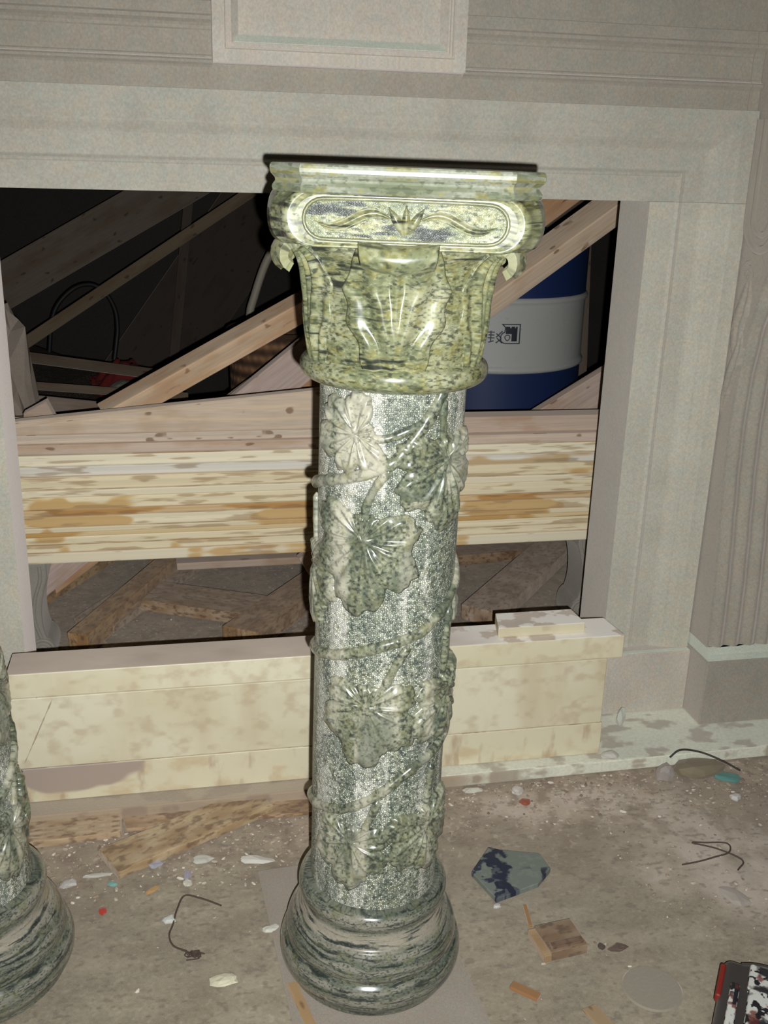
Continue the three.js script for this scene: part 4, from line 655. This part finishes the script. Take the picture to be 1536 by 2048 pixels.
  chip('stone_chip', 0.482, 0.214, 0.034, 0.008, 0.015, '#ddd8c6', 34, 'white chip lying at the hearth edge just right of the column');
  chip('stone_chip', 0.56, 0.228, 0.024, 0.012, 0.02, '#d0c8bc', 35, 'whitish lump at the hearth edge, second from the column');
  chip('brick_chip', 0.563, 0.261, 0.02, 0.007, 0.014, '#a4553c', 36, 'orange-red brick crumb below the hearth edge');
  chip('rubble_stone', 0.91, 0.222, 0.1, 0.028, 0.055, '#8d8168', 37, 'flat grey-brown stone with a pale rim in the rubble below the right hearth edge', 'stone');
  chip('rubble_stone', 0.842, 0.226, 0.034, 0.024, 0.03, '#b0a59c', 38, 'pale jagged stone left of the flat stone by the right hearth edge', 'stone');
  chip('glass_scrap', 0.957, 0.25, 0.05, 0.012, 0.026, '#5f978c', 39, 'blue-green scrap lying in the rubble at the right edge', 'scrap', -0.5);
  chip('stone_chip', 0.939, 0.306, 0.02, 0.01, 0.016, '#dcd6ce', 40, 'white chip below the blue-green scrap');
  chip('stone_chip', 0.437, 0.507, 0.013, 0.006, 0.01, '#d6d2cb', 41, 'tiny white crumb at the lower tip of the blue shard');
  chip('rubble_stone', 0.56, 0.613, 0.011, 0.008, 0.011, '#4e4038', 42, 'small dark pebble right of the wood block', 'stone');
  chip('rubble_stone', 0.583, 0.62, 0.026, 0.008, 0.012, '#5e4c40', 43, 'longer dark crumb second to the right of the wood block', 'stone');
  chip('stone_chip', 0.807, 0.544, 0.035, 0.006, 0.05, '#bcb2a6', 44, 'pale dusty flake in the white dust patch above the tool case', 'chip', 0.3);
  chip('stone_chip', 0.752, 0.092 + 0.09, 0.03, 0.012, 0.02, '#d9d4c6', 45, 'white chip standing on the hearth against the end of the slabs');
  chip('stone_chip', 0.818, 0.075, 0.02, 0.036, 0.012, '#d5d6c8', 46, 'upright pale flake standing on the hearth before the right jamb plinth');
  scene.children.filter((o) => /standing on the hearth|jamb plinth/.test(o.userData.label ?? '') && o.isMesh && /chip/.test(o.name)).forEach((o) => { o.position.y = 0.0255; });
  mesh('round_lid', new THREE.CylinderGeometry(0.039, 0.041, 0.0024, 40), mat('#8f8778', { roughness: 0.9, map: metres(speck, 0.2, 0.2), ...dusty('#d4c8bc', 1.6) }), 'round flat dusty disc pressed into the floor left of the tool case', 'disc').position.set(0.6, 0.0005, 0.695);
  mesh('twig', tube([[0.03, 0.003, 0.44], [0.0, 0.004, 0.42], [-0.023, 0.003, 0.409], [-0.034, 0.003, 0.435], [-0.041, 0.004, 0.471], [-0.046, 0.003, 0.49], [-0.04, 0.003, 0.512], [-0.025, 0.004, 0.525], [-0.014, 0.003, 0.533]], 0.0013, 6, 6), mat('#4c3d34', { roughness: 0.9 }), 'thin dark curving twig on the floor left of the column', 'twig');
  mesh('tangled_string', tube([...Array(26).keys()].map((k) => { const r = rng(k + 50); return [-0.012 + (r() - 0.5) * 0.03, 0.003 + 0.004 * r(), 0.535 + (r() - 0.5) * 0.022]; }), 0.0008, 5, 4), mat('#4a3b32', { roughness: 0.9 }), 'small dark tangle of fibre at the lower end of the twig', 'fibre');
  mesh('tangled_string', tube([[0.76, 0.003, 0.462], [0.79, 0.004, 0.46], [0.82, 0.005, 0.455], [0.85, 0.006, 0.448], [0.86, 0.004, 0.425], [0.82, 0.007, 0.42], [0.8, 0.004, 0.412], [0.835, 0.006, 0.438], [0.862, 0.004, 0.47], [0.842, 0.004, 0.49]], 0.0013, 5, 6), mat('#4d4038', { roughness: 0.9 }), 'dark wiry string on the white dust patch at the right', 'string');
  mesh('dark_wire', tube([[0.86, 0.03, 0.205], [0.88, 0.04, 0.2], [0.92, 0.035, 0.204], [0.955, 0.026, 0.225], [0.985, 0.012, 0.24]], 0.0017, 6, 6), mat('#3a322e', { roughness: 0.7 }), 'dark bent wire arching over the flat stone at the right hearth edge', 'wire');
  // crumbs nobody would count
  const r = rng(321), N = 1900, crumb = chunk(2, 1, 0.7, 0.8, 0, 0.3), im = new THREE.InstancedMesh(crumb, mat('#ffffff', { roughness: 0.9 }), N), M = new THREE.Matrix4(), q = new THREE.Quaternion(), col = new THREE.Color(), tones = ['#b3a594', '#958270', '#7d6b5b', '#c9bfb0', '#a08f7d', '#98866f', '#a99c8c'];
  for (let i = 0; i < N; i++) {
    let x, z; const k = r();
    if (k < 0.3) { x = -0.25 + 0.47 * r(); z = 0.24 + 0.16 * r() ** 1.4; } else if (k < 0.65) { x = 0.36 + 0.72 * r(); z = 0.2 + 0.13 * r() ** 1.6; } else if (k < 0.8) { x = 0.66 + 0.36 * r(); z = 0.22 + 0.4 * r(); } else if (k < 0.9) { x = -0.4 + 1.4 * r(); z = -0.95 + 0.5 * r(); } else { x = -0.35 + 1.4 * r(); z = 0.25 + 0.6 * r(); }
    const s = 0.0025 + 0.006 * r() ** 4; q.setFromAxisAngle(V(0, 1, 0), r() * 6.28); M.compose(V(x, -0.0004, z), q, V(s * (0.8 + r()), s * 0.7, s)); im.setMatrixAt(i, M); im.setColorAt(i, col.set(tones[Math.floor(r() * tones.length)]));
  }
  shade(im); im.name = 'stone_crumbs'; im.userData = { kind: 'stuff', label: 'scattered small stone and wood crumbs on the dusty floor' }; scene.add(im);
}
renderer.render(scene, camera);
